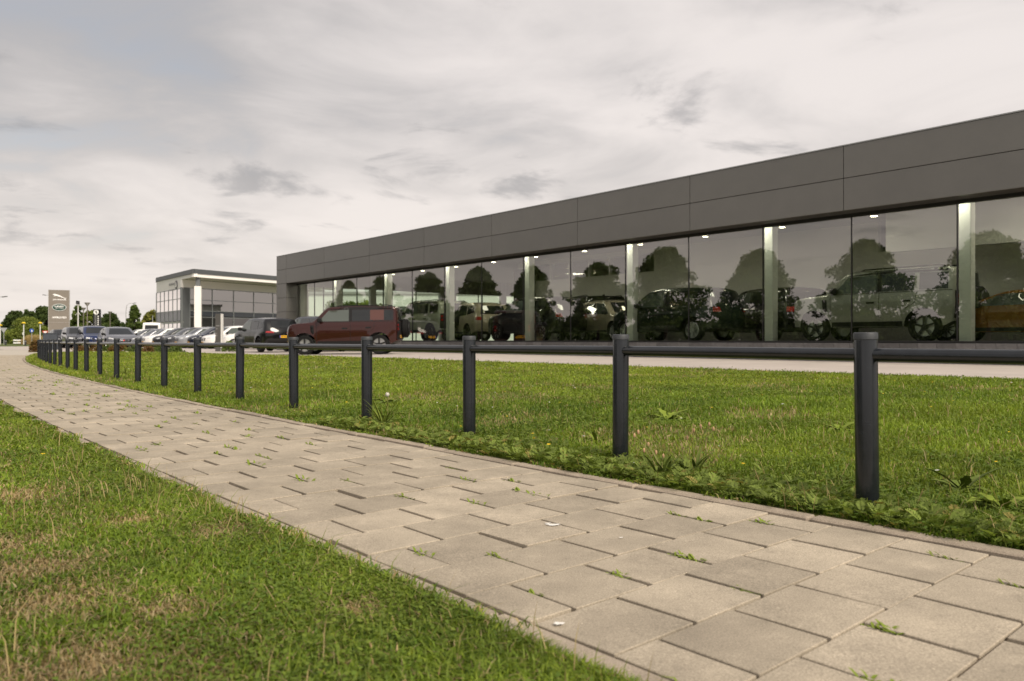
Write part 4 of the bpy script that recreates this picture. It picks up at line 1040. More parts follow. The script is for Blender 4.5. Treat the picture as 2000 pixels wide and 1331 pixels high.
        for k in range(spokes):
            a = 2*math.pi*k/spokes+0.3
            M = Matrix.Rotation(-a, 4, 'Y'); wd = 0.36*r/spokes*2.0
            rm.add([M @ Vector(p) for p in [(0.03, tw/2-0.035, -wd*0.55), (0.03, tw/2-0.035, wd*0.55), (ri*0.94, tw/2-0.018, wd*0.36), (ri*0.94, tw/2-0.018, -wd*0.36), (0.03, tw/2-0.08, -wd*0.55), (0.03, tw/2-0.08, wd*0.55), (ri*0.94, tw/2-0.06, wd*0.36), (ri*0.94, tw/2-0.06, -wd*0.36)]],
                   [(0, 1, 2, 3), (4, 7, 6, 5), (0, 3, 7, 4), (1, 5, 6, 2), (2, 6, 7, 3)])
        rm.lathe([(0.001, tw/2-0.02), (0.06, tw/2-0.022), (0.075, tw/2-0.05)], n=14, axis='y')
        rm = rm.mesh('rim', True); rm.materials.append(MATS[rim_mat])
        dk = MB().lathe([(0.001, 0.0), (ri*0.9, 0.0), (ri*0.9, -0.03)], n=20, axis='y').mesh('brake_disc', True); dk.materials.append(MATS['rim_silver'])
        s.wheel_meshes = (ty, rm, dk, tw)
        return s
def place_car(proto, name, label, body_mat, x, y, z, heading, group=None, pitch=0.0, skip=(), rim=None):
    """heading = world direction (dx, dy) of the bonnet"""
    t = thing(name, label, 'car', (x, y, z), math.atan2(heading[1], heading[0]), group)
    if pitch: t.rotation_euler = (0, pitch, math.atan2(heading[1], heading[0]))
    made = {}
    for nm, me, _, par in proto.parts:
        if nm in skip: continue
        o = bpy.data.objects.new(nm, me); COL.objects.link(o); o.parent = made.get(par, t) if par else t; made[nm] = o
        if nm in ('body', 'tailgate_panel'):
            if not me.materials: me.materials.append(MATS['paint_white'])
            o.material_slots[0].link = 'OBJECT'; o.material_slots[0].material = MATS['paint_'+body_mat]
    ty, rm, dk, tw = proto.wheel_meshes
    for wx in proto.wheels:
        for sg in (1, -1):
            w = bpy.data.objects.new('wheel', None); COL.objects.link(w); w.parent = t; w.empty_display_size = 0.1
            w.location = (wx, sg*(proto.W-tw/2-0.015), proto.wr); w.rotation_euler = (0, 0, 0 if sg > 0 else math.pi)
            for nm, me in (('tyre', ty), ('rim', rm), ('brake_disc', dk)):
                o = bpy.data.objects.new(nm, me); COL.objects.link(o); o.parent = w
                if rim and nm == 'rim': o.material_slots[0].link = 'OBJECT'; o.material_slots[0].material = MATS[rim]
    return t

# boxy off-roader with upright tail and spare wheel
off = Car([(-2.30, 0.55), (-2.33, 0.75), (-2.34, 1.15), (-2.29, 1.78), (-2.25, 1.90), (-2.10, 1.965), (-0.4, 1.985), (0.40, 1.955), (0.62, 1.90), (1.10, 1.40), (1.20, 1.335), (2.02, 1.275), (2.25, 1.215), (2.335, 1.06), (2.36, 0.80), (2.31, 0.45)], (1.51, -1.51), 0.405, 0.50, 0.985, 1.30, 0.10, kf=0.20, kr=0.10, crown=0.02, sill=0.42, rnd=0.06, smooth_it=1, zc=1.0, barrel=0.075)
off.both('side_window', 'car_clear_glass', [(0.52, 1.80), (-0.30, 1.83), (-0.30, 1.36), (0.92, 1.36)])
off.both('side_window', 'car_glass', [(-0.42, 1.83), (-1.28, 1.83), (-1.28, 1.37), (-0.42, 1.37)])
off.both('side_window', 'car_glass', [(-1.40, 1.83), (-2.10, 1.81), (-2.10, 1.38), (-1.40, 1.38)])
off.both('signature_panel', 'orange_sheet', [(-1.16, 1.81), (-1.72, 1.81), (-1.72, 1.40), (-1.16, 1.40)], off=0.010)
off.both('pillar_trim', 'car_trim', [(-0.305, 1.835), (-0.415, 1.835), (-0.415, 1.365), (-0.305, 1.365)], off=0.008)
off.decal('roof_panel', 'car_trim', 'T', [(0.50, -0.84), (0.50, 0.84), (-2.12, 0.84), (-2.12, -0.84)], off=0.008)
off.both('roof_edge', 'car_trim', [(0.56, 1.90), (0.50, 1.835), (-2.14, 1.845), (-2.14, 1.945), (0.40, 1.945)], off=0.006)
off.decal('windshield', 'car_glass', 'F', [(-0.80, 1.42), (0.80, 1.42), (0.74, 1.86), (-0.74, 1.86)])
off.decal('rear_window', 'car_glass', 'B', [(-0.68, 1.36), (0.68, 1.36), (0.66, 1.84), (-0.66, 1.84)])
off.decal('tailgate_trim', 'car_trim', 'B', [(-0.90, 0.62), (0.90, 0.62), (0.88, 1.33), (-0.88, 1.33)], off=0.008)
off.both('vent_panel', 'car_trim', [(1.26, 1.20), (1.12, 1.20), (1.10, 0.88), (1.22, 0.80)], off=0.008)
off.both('side_sill', 'car_trim', [(0.98, 0.56), (-0.98, 0.56), (-0.98, 0.43), (0.98, 0.43)], off=0.012)
off.seam([(1.02, 1.34), (1.00, 0.60)]); off.seam([(-0.36, 1.34), (-0.36, 0.58)]); off.seam([(-1.34, 1.34), (-1.30, 1.05), (-1.06, 0.90)])
off.seam([(1.0, 1.335), (-2.2, 1.345)], 0.016)
off.both('door_handle', 'car_trim', [(-0.02, 1.10), (-0.24, 1.10), (-0.24, 1.05), (-0.02, 1.05)], off=0.02); off.both('door_handle', 'car_trim', [(-0.98, 1.12), (-1.2, 1.12), (-1.2, 1.07), (-0.98, 1.07)], off=0.02)
off.decal('headlight', 'lamp_clear', 'F', [(0.60, 0.98), (0.84, 0.98), (0.84, 1.14), (0.60, 1.14)]); off.decal('headlight', 'lamp_clear', 'F', [(-0.84, 0.98), (-0.60, 0.98), (-0.60, 1.14), (-0.84, 1.14)])
off.decal('grille', 'car_trim', 'F', [(-0.58, 0.94), (0.58, 0.94), (0.56, 1.14), (-0.56, 1.14)]); off.decal('front_bumper', 'car_trim', 'F', [(-0.82, 0.52), (0.82, 0.52), (0.80, 0.82), (-0.80, 0.82)])
for y0 in (0.74, -0.86):
    for z0 in (0.98, 1.14): off.decal('taillight', 'lamp_red', 'B', [(y0, z0), (y0+0.12, z0), (y0+0.12, z0+0.10), (y0, z0+0.10)], off=0.014)
off.mirrors(0.86, 0.98, 1.42, size=1.15); off.plate('F', 0, 0.62); off.plate('B', 0.42, 0.72)
rr_ = MB()
for sg in (1, -1): off.solid('roof_rail', 'car_trim', MB().tube([(0.2, sg*0.80, 1.965), (0.1, sg*0.80, 2.00), (-1.85, sg*0.80, 2.015), (-2.0, sg*0.80, 1.975)], 0.018, n=6))
off.solid('antenna_fin', 'car_trim', MB().prism([(-1.95, 1.98), (-1.65, 1.985), (-1.88, 2.05), (-1.95, 2.05)], -0.025, 0.025), None, False)
sp = MB().lathe([(0.001, 0.02), (0.24, 0.03), (0.27, 0.0), (0.36, 0.0), (0.39, -0.03), (0.39, -0.20), (0.35, -0.235), (0.001, -0.235)], n=30, axis='y', M=Matrix.Translation((-2.60, 0, 1.06)) @ Matrix.Rotation(R(90), 4, 'Z'))
off.solid('spare_wheel', 'tyre', sp)
off.solid('spare_cover', 'car_trim', MB().lathe([(0.001, 0.04), (0.28, 0.035), (0.30, 0.0)], n=26, axis='y', M=Matrix.Translation((-2.63, 0, 1.06)) @ Matrix.Rotation(R(90), 4, 'Z')), 'spare_wheel')
off.finish('rim_black', 5)
# rounded family suv
def make_suv(top, wheels, wr, W, zb, tumble, wins, ws, rw, kf=0.34, kr=0.22, hl=None, grille=None, tl=None, rim='rim_silver', sp=10, mir=(0.80, 1.10), sill=0.34, plate=(0.50, 0.80), lower=True, crown=0.04, clear=True, rnd=0.09):
    c = Car(top, wheels, wr, wr+0.075, W, zb, tumble, kf=kf, kr=kr, crown=crown, sill=sill, rnd=rnd)
    for i, w_ in enumerate(wins): c.both('side_window', 'car_clear_glass' if (i == 0 and clear) else 'car_glass', w_)
    c.decal('windshield', 'car_glass', 'F', ws); c.decal('rear_window', 'car_glass', 'B', rw)
    for sg in (1, -1):
        c.decal('headlight', 'lamp_clear', 'F', [(sg*y, z) for y, z in hl][::sg]); c.decal('taillight', 'lamp_red', 'B', [(sg*y, z) for y, z in tl][::sg])
    c.decal('grille', 'car_trim', 'F', grille)
    if lower:
        c.decal('front_intake', 'car_trim', 'F', [(-0.70, 0.30), (0.70, 0.30), (0.64, 0.43), (-0.64, 0.43)]); c.decal('rear_bumper', 'car_trim', 'B', [(-0.78, 0.36), (0.78, 0.36), (0.74, 0.56), (-0.74, 0.56)])
        c.both('side_sill', 'car_trim', [(min(wheels)+wr+0.1, sill+0.015), (max(wheels)-wr-0.1, sill+0.015), (max(wheels)-wr-0.1, sill+0.11), (min(wheels)+wr+0.1, sill+0.11)])
    x1, z1 = wins[0][2]; c.seam([(x1-0.04, z1-0.01), (x1-0.04, sill+0.13)]); c.seam([(max(wheels)-wr-0.25, z1-0.03), (max(wheels)-wr-0.18, sill+0.13)])
    xm, zm = mir; c.mirrors(xm, c.W-0.03, zm, 'car_trim')
    c.plate('F', 0, plate[0]); c.plate('B', 0, plate[1])
    return c.finish(rim, sp)
# large upright suv
big_suv = make_suv([(-2.38, 0.45), (-2.44, 0.62), (-2.45, 0.95), (-2.38, 1.18), (-2.14, 1.66), (-2.02, 1.76), (-1.7, 1.81), (-0.4, 1.84), (0.25, 1.81), (0.55, 1.74), (1.22, 1.24), (1.38, 1.16), (2.12, 1.06), (2.33, 0.97), (2.42, 0.75), (2.38, 0.34)], (1.46, -1.46), 0.39, 0.99, 1.14, 0.22,
    [[(0.46, 1.68), (-0.22, 1.72), (-0.22, 1.21), (1.02, 1.20)], [(-0.30, 1.72), (-1.20, 1.70), (-1.24, 1.23), (-0.30, 1.21)], [(-1.30, 1.69), (-1.95, 1.64), (-2.1, 1.35), (-1.34, 1.24)]],
    [(-0.76, 1.25), (0.76, 1.25), (0.62, 1.73), (-0.62, 1.73)], [(-0.66, 1.26), (0.66, 1.26), (0.58, 1.66), (-0.58, 1.66)], hl=[(0.50, 0.84), (0.86, 0.86), (0.84, 0.96), (0.50, 0.93)], grille=[(-0.46, 0.74), (0.46, 0.74), (0.46, 0.93), (-0.46, 0.93)],
    tl=[(0.62, 0.98), (0.90, 0.98), (0.88, 1.14), (0.66, 1.14)], rim='rim_silver', sp=7, mir=(0.86, 1.26), plate=(0.55, 0.78))
# compact suv
suv = make_suv([(-2.20, 0.42), (-2.26, 0.60), (-2.27, 0.92), (-2.18, 1.14), (-1.90, 1.57), (-1.72, 1.65), (-0.4, 1.70), (0.22, 1.66), (0.52, 1.59), (1.20, 1.14), (1.36, 1.07), (2.02, 0.95), (2.21, 0.84), (2.29, 0.62), (2.24, 0.30)], (1.38, -1.37), 0.37, 0.95, 1.06, 0.24,
    [[(0.44, 1.53), (-0.22, 1.57), (-0.22, 1.12), (0.98, 1.10)], [(-0.30, 1.57), (-1.12, 1.54), (-1.16, 1.14), (-0.30, 1.12)], [(-1.22, 1.53), (-1.68, 1.48), (-1.92, 1.24), (-1.26, 1.15)]],
    [(-0.74, 1.15), (0.74, 1.15), (0.60, 1.58), (-0.60, 1.58)], [(-0.62, 1.20), (0.62, 1.20), (0.54, 1.54), (-0.54, 1.54)], hl=[(0.48, 0.72), (0.84, 0.76), (0.82, 0.86), (0.48, 0.82)], grille=[(-0.44, 0.60), (0.44, 0.60), (0.44, 0.80), (-0.44, 0.80)],
    tl=[(0.50, 0.94), (0.87, 0.94), (0.84, 1.03), (0.54, 1.02)], sp=10, mir=(0.82, 1.16), plate=(0.46, 0.76))
# low electric crossover
low = make_suv([(-2.25, 0.40), (-2.32, 0.60), (-2.33, 0.88), (-2.25, 1.08), (-1.92, 1.20), (-1.25, 1.44), (-0.4, 1.55), (0.2, 1.53), (0.52, 1.46), (1.42, 1.02), (1.60, 0.96), (2.10, 0.85), (2.26, 0.74), (2.33, 0.55), (2.28, 0.27)], (1.49, -1.49), 0.37, 0.965, 0.98, 0.28,
    [[(0.50, 1.38), (-0.20, 1.44), (-0.20, 1.06), (1.12, 1.02)], [(-0.28, 1.44), (-1.05, 1.38), (-1.35, 1.18), (-0.28, 1.06)]],
    [(-0.78, 1.04), (0.78, 1.04), (0.58, 1.46), (-0.58, 1.46)], [(-0.62, 1.16), (0.62, 1.16), (0.52, 1.40), (-0.52, 1.40)], hl=[(0.52, 0.68), (0.88, 0.74), (0.86, 0.82), (0.52, 0.74)], grille=[(-0.46, 0.50), (0.46, 0.50), (0.52, 0.70), (-0.52, 0.70)],
    tl=[(0.48, 0.86), (0.88, 0.86), (0.86, 0.93), (0.5, 0.92)], kf=0.42, kr=0.3, mir=(0.80, 1.06), plate=(0.38, 0.70), sp=5)
low.decal('grille_rim', 'chrome', 'F', [(-0.50, 0.47), (0.50, 0.47), (0.56, 0.72), (0.52, 0.70), (0.46, 0.50), (-0.46, 0.50), (-0.52, 0.70), (-0.56, 0.72)], off=0.010, step=0.1)
p_ = low.cast(0, 0.62, 'F', 0.02)
low.solid('badge', 'red_badge', MB().lathe([(0.001, 0.0), (0.05, 0.0), (0.05, 0.012)], n=14, axis='y', M=Matrix.Translation(p_) @ Matrix.Rotation(R(90), 4, 'Z')))
# low sports coupe
coupe = make_suv([(-2.15, 0.40), (-2.22, 0.62), (-2.2, 0.86), (-2.05, 0.95), (-1.5, 1.08), (-0.75, 1.27), (-0.3, 1.30), (0.1, 1.26), (0.95, 0.90), (1.2, 0.85), (1.9, 0.74), (2.15, 0.62), (2.24, 0.46), (2.2, 0.22)], (1.33, -1.33), 0.35, 0.94, 0.86, 0.32,
    [[(0.12, 1.19), (-0.40, 1.22), (-0.46, 0.92), (0.70, 0.90)], [(-0.48, 1.21), (-1.0, 1.12), (-1.3, 1.0), (-0.52, 0.93)]],
    [(-0.74, 0.93), (0.74, 0.93), (0.56, 1.22), (-0.56, 1.22)], [(-0.56, 1.06), (0.56, 1.06), (0.48, 1.2), (-0.48, 1.2)], hl=[(0.55, 0.58), (0.85, 0.62), (0.83, 0.70), (0.55, 0.66)], grille=[(-0.42, 0.38), (0.42, 0.38), (0.40, 0.52), (-0.40, 0.52)],
    tl=[(0.45, 0.76), (0.82, 0.76), (0.8, 0.82), (0.48, 0.82)], kf=0.45, kr=0.3, mir=(0.55, 0.94), plate=(0.34, 0.60), sill=0.26, rim='rim_black')
# van
van = make_suv([(-2.60, 0.45), (-2.66, 0.70), (-2.66, 1.20), (-2.58, 2.30), (-2.50, 2.42), (-2.25, 2.47), (0.90, 2.47), (1.20, 2.36), (1.85, 1.42), (2.0, 1.30), (2.45, 1.12), (2.58, 0.92), (2.60, 0.40)], (1.65, -1.55), 0.34, 0.98, 1.25, 0.07,
    [[(1.10, 2.12), (0.42, 2.12), (0.42, 1.38), (1.52, 1.36)]], [(-0.80, 1.42), (0.80, 1.42), (0.72, 2.26), (-0.72, 2.26)], [(-0.66, 1.42), (0.66, 1.42), (0.62, 2.20), (-0.62, 2.20)],
    hl=[(0.62, 0.88), (0.88, 0.88), (0.86, 1.06), (0.66, 1.04)], grille=[(-0.5, 0.80), (0.5, 0.80), (0.5, 0.98), (-0.5, 0.98)], tl=[(0.80, 1.0), (0.92, 1.0), (0.92, 1.5), (0.82, 1.5)], kf=0.3, kr=0.06, mir=(1.55, 1.45), plate=(0.55, 0.72), rnd=0.06)

ESn = (-ES.x, -ES.y); EDn = (-ED.x, -ED.y)
# outdoor cars
dx_, dy_ = -6.93, 32.55
place_car(off, 'off_roader', 'dark red boxy off-roader with a black roof and spare wheel parked before the glass front', 'maroon', dx_, dy_, lot_z(dx_)-0.01, (-1.0, -0.02), pitch=R(0.7), rim='rim_black')
place_car(big_suv, 'suv', 'dark blue suv half hidden behind the dark red off-roader', 'navy', -10.5, 41.3, lot_z(-10.5), ESn)
x, y = at(519, 40.0); place_car(suv, 'suv', 'black suv with a yellow rear plate parked tail towards the road', 'black', x, y, lot_z(x)+0.03, ESn, rim='rim_black')
row_cols = ['white', 'navy', 'silver', 'grey', 'darkgrey', 'white', 'slate', 'grey', 'white']
row_lab = ['white suv nearest the small grey sign pillar in the car row', 'dark navy suv second in the row behind the small pillar', 'silver suv third in the row of parked cars', 'mid grey suv fourth in the row of parked cars', 'very dark grey suv fifth in the row next to a white one',
           'white suv sixth in the row showing its pale bonnet', 'slate grey suv behind the sixth white suv of the row', 'grey suv near the far end of the row below the white van', 'white suv at the far end of the row']
for k, (c_, l_) in enumerate(zip(row_cols, row_lab)):
    nx, ny = -22.7-ES.x*3.05*k, 57.0-ES.y*3.05*k; x, y = nx+ED.x*2.3, ny+ED.y*2.3
    place_car(suv if k % 3 else suv, 'suv', l_, c_, x, y, lot_z(x), EDn, 'row of parked suvs')
x, y = at(441, 53.0); place_car(suv, 'suv', 'white suv seen side on behind the small grey sign pillar', 'white', x+1.5, y+1.5, lot_z(x), (-0.93, -0.36))
x, y = at(229, 55.0); place_car(low, 'car', 'slate silver low crossover with a wide dark grille and yellow plate facing the road', 'slate', x, y, lot_z(x), (0.60, -0.80))
x, y = at(184, 59.0); place_car(suv, 'suv', 'bright blue suv parked left of the silver crossover', 'blue', x, y, lot_z(x), (0.60, -0.80))
x, y = at(151, 62.0); place_car(suv, 'suv', 'grey suv parked left of the bright blue one', 'grey', x, y, lot_z(x), (0.60, -0.80))
x, y = at(124, 66.0); place_car(low, 'car', 'small black car at the left end of the parked cars', 'black', x, y, lot_z(x), (0.62, -0.78))
x, y = at(301, 84.0); v_ = place_car(van, 'van', 'white van with a big rear window behind the row of cars', 'white', x, y, lot_z(x), (-0.33, 0.944)); v_['category'] = 'van'
# indoor cars
def indoor(proto, u, d, name, label, col, heading, **kw):
    kw['skip'] = tuple(kw.get('skip', ()))+('plate', 'plate_band', 'plate_letters')
    x, y = shp(u, d); return place_car(proto, name, label, col, x, y, FLZ, heading, **kw)
indoor(off, 1722, 2.35, 'off_roader', 'pale white boxy off-roader inside the glass at the right end', 'pearl', ESn, rim='rim_black', skip=('signature_panel',))
indoor(big_suv, 1318, 2.4, 'suv', 'very dark green suv inside the glass in the middle of the showroom', 'darkgreen', ESn)
indoor(big_suv, 1500, 5.0, 'suv', 'black suv inside the showroom behind the column right of the dark green one', 'black', (-0.3, 0.954))
indoor(big_suv, 1045, 2.5, 'suv', 'black suv inside the glass beside the third column', 'black', ESn, rim='rim_black')
indoor(off, 1150, 6.0, 'off_roader', 'black boxy off-roader at the back of the showroom seen from behind', 'black', (-0.25, 0.97), skip=('signature_panel',))
indoor(suv, 1205, 4.2, 'suv', 'champagne compact suv facing out inside the showroom', 'champagne', (0.35, -0.94))
indoor(big_suv, 925, 3.6, 'suv', 'champagne coloured suv inside the showroom seen from behind', 'champagne', (-0.45, 0.89), rim='rim_black')
indoor(off, 838, 2.6, 'off_roader', 'sage green boxy off-roader inside the glass behind the dark red one', 'sage', ESn, rim='rim_black', skip=('signature_panel',))
indoor(off, 965, 7.4, 'off_roader', 'black boxy off-roader deep inside the showroom near the end windows', 'black', (-0.75, 0.66), skip=('signature_panel',))
indoor(coupe, 1985, 2.6, 'car', 'low orange sports car inside the glass at the right edge', 'orange', ESn)

# ------------------------------------------------------------------ trees
def leaf_cloud(name, centres, radii, n, size, cols, parent=None, wc=False, flat=0.6):
    cen = np.array(centres); rad = np.array(radii); pr = rad**2; k = rng.choice(len(cen), n, p=pr/pr.sum())
    dirs = rng.normal(size=(n, 3)); dirs /= np.linalg.norm(dirs, axis=1)[:, None]
    P = cen[k] + dirs*(rad[k]*rng.uniform(0.25, 1.0, n)**0.6)[:, None]*np.array([1, 1, 0.8])
    a = rng.normal(size=(n, 3)); a /= np.linalg.norm(a, axis=1)[:, None]; b = np.cross(a, rng.normal(size=(n, 3))); b /= np.linalg.norm(b, axis=1)[:, None]
    sz = size*rng.uniform(0.6, 1.4, n)[:, None]; a *= sz; b *= sz*flat
    V = np.stack([P-a, P-b, P+a, P+b], 1).reshape(-1, 3); lo = np.arange(n*4); fn = np.full(n, 4)
    tone = rng.uniform(0.75, 1.3, len(cen))[k]; f = rng.uniform(0, 1, n)
    C = np.repeat((mixcol(cols[0], cols[1], f)*tone[:, None]), 4, axis=0)
    return link(name, raw_mesh(name, V, fn, lo, C, MATS['leaf']), None, parent, wc)
GREENS = {k: tuple(tuple(c*1.35 for c in q) for q in v) for k, v in {'oak': ((0.030, 0.050, 0.014), (0.065, 0.090, 0.022)), 'mid': ((0.045, 0.070, 0.016), (0.095, 0.125, 0.028)), 'lime': ((0.075, 0.105, 0.018), (0.16, 0.18, 0.035)), 'dark': ((0.022, 0.038, 0.012), (0.045, 0.065, 0.018)), 'yellow': ((0.11, 0.12, 0.022), (0.18, 0.17, 0.035))}.items()}
def tree(x, y, h, w, label, shape='round', tone='mid', trunk=0.28, n=6000, leaf=0.22, clumps=46, z0=0.0, cat='tree', name='tree', group=None, gap=0.0):
    t = thing(name, label, cat, (x, y, z0), 0, group); cz0 = h*trunk; ch = h-cz0; C, Rd = [], []
    lob = [(random.uniform(0.08, 0.22), random.randint(2, 5), random.uniform(0, 6.283), random.uniform(2, 7)) for _ in range(3)]
    for i in range(clumps):
        for _ in range(60):
            f = random.random(); a = random.uniform(0, 6.283)
            if shape == 'round': env = math.sin(math.pi*(0.10+0.86*f))**0.65
            elif shape == 'cone': env = (1-f)**0.75*0.96+0.07 if f > 0.12 else 0.6+f*2.8
            elif shape == 'dome': env = math.sqrt(max(0.0, 1-f*f))
            else: env = (1-f)**0.55*min(1.0, (f+0.16)*3.0)*1.08
            q = random.uniform(0.25, 1)**0.5
            if shape == 'egg': q = random.uniform(0.2, 1.0)**0.5*(1.0 if random.random() < 0.8 else random.uniform(1.0, 1.28)); env *= 1+sum(a_*math.sin(k_*a+p_+s_*f) for a_, k_, p_, s_ in lob)
            p = (math.cos(a)*env*w/2*q*0.86, math.sin(a)*env*w/2*q*0.86, cz0+ch*(0.05+0.88*f))
            if gap <= 0 or all(math.dist(p, c) > gap*w for c in C): break
        C.append(p); Rd.append(w*(random.uniform(0.03, 0.105) if shape == 'egg' else random.uniform(0.09, 0.17))*(0.75 if shape == 'cone' and f > 0.6 else 1))
    leaf_cloud('crown', C, Rd, n, leaf, GREENS[tone], t)
    B = MB(); tr = max(0.06, h*0.018)
    B.tube([(0, 0, -0.2), (random.gauss(0, 0.03)*h*0.3, 0, cz0*0.6), (random.gauss(0, 0.02)*h, random.gauss(0, 0.02)*h, cz0+ch*0.35), (0, 0, h*0.86)], [tr*1.35, tr, tr*0.7, tr*0.15], n=8)
    for c in random.sample(C, min(len(C), 16)):
        s0 = Vector((0, 0, cz0*0.8+random.random()*ch*0.4)); c_ = Vector(c); B.tube([s0, s0.lerp(c_, 0.5)+Vector((0, 0, -0.02*h)), c_], [tr*0.45, tr*0.28, tr*0.08], n=5)
    B.build('trunk', MATS['bark'], t, smooth=True)
    return t
def ut(u, Y, vtop, upx, label, **kw):
    x, y = at(u, Y); return tree(x, y, zv(vtop, Y), upx/FPX*Y, label, **kw)
ut(30, 262, 606, 44, 'dark oak with an airy crown at the far left', tone='oak', trunk=0.22, n=6500, leaf=0.34, clumps=40, gap=0.10)
ut(57, 258, 603, 36, 'dense dark oak above the round willow bush', tone='oak', trunk=0.25, n=7000, leaf=0.34, clumps=44)
ut(86, 262, 599, 46, 'tall dark oak with sky gaps left of the tall sign', tone='oak', trunk=0.36, n=6500, leaf=0.34, clumps=36, gap=0.11)
ut(8, 268, 628, 34, 'low dark tree at the left edge of the picture', tone='oak', trunk=0.1, n=4500, leaf=0.36, clumps=30)
ut(57, 172, 624, 84, 'big rounded willow bush behind the yellow lamps', shape='dome', tone='lime', trunk=0.03, n=14000, leaf=0.20, clumps=90, cat='bush', name='willow_bush')
ut(152, 165, 596, 46, 'broad green tree right of the tall sign', tone='mid', trunk=0.08, n=8000, leaf=0.26, clumps=60, shape='cone')
ut(180, 168, 606, 46, 'green tree behind the black pillar sign', tone='lime', trunk=0.08, n=8000, leaf=0.26, clumps=55)
ut(216, 162, 612, 44, 'round topped dark green tree right of the black pillar sign', tone='oak', trunk=0.05, n=8000, leaf=0.25, clumps=60, shape='round')
ut(263, 132, 595, 46, 'pointed green hornbeam beside the white van', tone='mid', trunk=0.04, n=10000, leaf=0.20, clumps=80, shape='cone')
ut(296, 150, 606, 44, 'yellowish willow at the end of the rounded dealership', tone='yellow', trunk=0.02, n=11000, leaf=0.23, clumps=90)
ut(236, 172, 634, 70, 'low dark hedge trees behind the parked cars', tone='dark', trunk=0.04, n=8000, leaf=0.26, clumps=60, cat='hedge')
ut(150, 185, 632, 90, 'low hedge closing the view behind the tall sign', tone='dark', trunk=0.04, n=9000, leaf=0.28, clumps=70, cat='hedge')
ut(10, 200, 648, 90, 'low dark hedge at the far left behind the road signs', tone='dark', trunk=0.02, n=8000, leaf=0.28, clumps=70, cat='hedge')
x, y = shp(610, 9.0)
tree(-14.4, 66.0, 4.0, 5.0, 'green hedge shrubs behind the far end of the showroom', tone='mid', shape='round', trunk=0.03, n=8000, leaf=0.14, clumps=60, cat='hedge')
tree(-13.8, 73.5, 4.4, 5.5, 'taller hedge behind the showroom corner', tone='lime', shape='round', trunk=0.03, n=7000, leaf=0.16, clumps=60, cat='hedge')
# street trees across the road, seen mirrored in the glass front
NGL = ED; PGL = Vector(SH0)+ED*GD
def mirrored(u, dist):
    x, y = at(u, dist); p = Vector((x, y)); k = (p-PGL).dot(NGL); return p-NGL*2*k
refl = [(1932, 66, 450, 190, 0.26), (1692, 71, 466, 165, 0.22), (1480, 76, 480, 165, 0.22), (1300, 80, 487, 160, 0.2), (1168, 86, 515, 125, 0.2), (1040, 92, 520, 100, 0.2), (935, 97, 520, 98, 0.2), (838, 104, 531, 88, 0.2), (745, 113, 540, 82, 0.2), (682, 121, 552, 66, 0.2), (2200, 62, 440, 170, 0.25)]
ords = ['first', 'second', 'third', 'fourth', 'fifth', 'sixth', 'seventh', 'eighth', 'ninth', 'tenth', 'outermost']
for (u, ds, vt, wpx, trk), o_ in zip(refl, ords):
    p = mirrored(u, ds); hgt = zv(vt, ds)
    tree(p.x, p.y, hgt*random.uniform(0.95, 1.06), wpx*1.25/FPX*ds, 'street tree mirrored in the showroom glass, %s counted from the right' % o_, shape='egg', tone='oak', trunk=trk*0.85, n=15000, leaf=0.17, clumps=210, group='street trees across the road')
# far belt of woodland on the other side of the fields
bc, br = [], []
for i in range(1500):
    a = R(random.uniform(148, 214) if i < 1250 else random.uniform(95, 330)); d = random.uniform(235, 300); top_ = 5.0+3.6*float(vnoise(np.array([a*14.0]), np.array([0.5]), 7)[0]) if i < 1250 else 3.2
    bc.append((math.cos(a)*d, math.sin(a)*d, random.uniform(0.5, top_))); br.append(random.uniform(1.6, 3.4))
tag(leaf_cloud('far_woods', bc, br, 90000, 0.75, GREENS['dark']), 'low dark woodland belt on the far horizon', 'woods', kind='stuff')

# ------------------------------------------------------------------ planting at the car park edge and the far left
def shrub(x, y, h, w, label, tone, n=1600, leaf=0.05, cat='shrub', z0=0.0, cols=None, group=None):
    t = thing('shrub', label, cat, (x, y, z0), 0, group); C, Rd = [], []
    for i in range(22):
        a, q, f = random.uniform(0, 6.283), random.random()**0.5, random.random(); env = math.sqrt(1-0.8*f*f)
        C.append((math.cos(a)*q*env*w*0.42, math.sin(a)*q*env*w*0.42, h*(0.12+0.78*f))); Rd.append(w*random.uniform(0.10, 0.2))
    leaf_cloud('foliage', C, Rd, n, leaf, cols or GREENS[tone], t)
    B = MB()
    for c in C[::3]: B.tube([(0, 0, -0.05), (c[0]*0.5, c[1]*0.5, c[2]*0.4), c], [0.015, 0.01, 0.004], n=4)
    B.build('stem', MATS['bark'], t); return t
RUST = ((0.10, 0.085, 0.02), (0.20, 0.09, 0.035))
x, y = at(71, 46.2); shrub(x, y, 0.75, 0.9, 'rusty green shrub at the end of the fence', 'mid', 2600, 0.045, cols=RUST)
for i, (u, Y, h_, w_, c_) in enumerate(((192, 44.3, 0.45, 1.3, RUST), (214, 44.2, 0.4, 1.2, None), (236, 44.0, 0.5, 1.3, RUST), (262, 43.6, 0.38, 1.2, None), (290, 43.2, 0.42, 1.1, RUST), (318, 42.6, 0.36, 1.2, None), (345, 42.0, 0.4, 1.0, None), (160, 45.0, 0.45, 1.3, RUST))):
    x, y = at(u, Y); shrub(x, y, h_, w_, ['low rusty shrub', 'low green shrub'][c_ is None]+' at the car park edge, %s from the left' % ['second', 'third', 'fourth', 'fifth', 'sixth', 'seventh', 'eighth', 'first'][i], 'mid', 900, 0.05, z0=0.02, cols=c_, group='low shrubs at the car park edge')
x, y = at(449, 43.3); shrub(x, y, 0.55, 0.9, 'small tuft of green planting right of the small grey sign pillar', 'mid', 1300, 0.05, z0=lot_z(x))
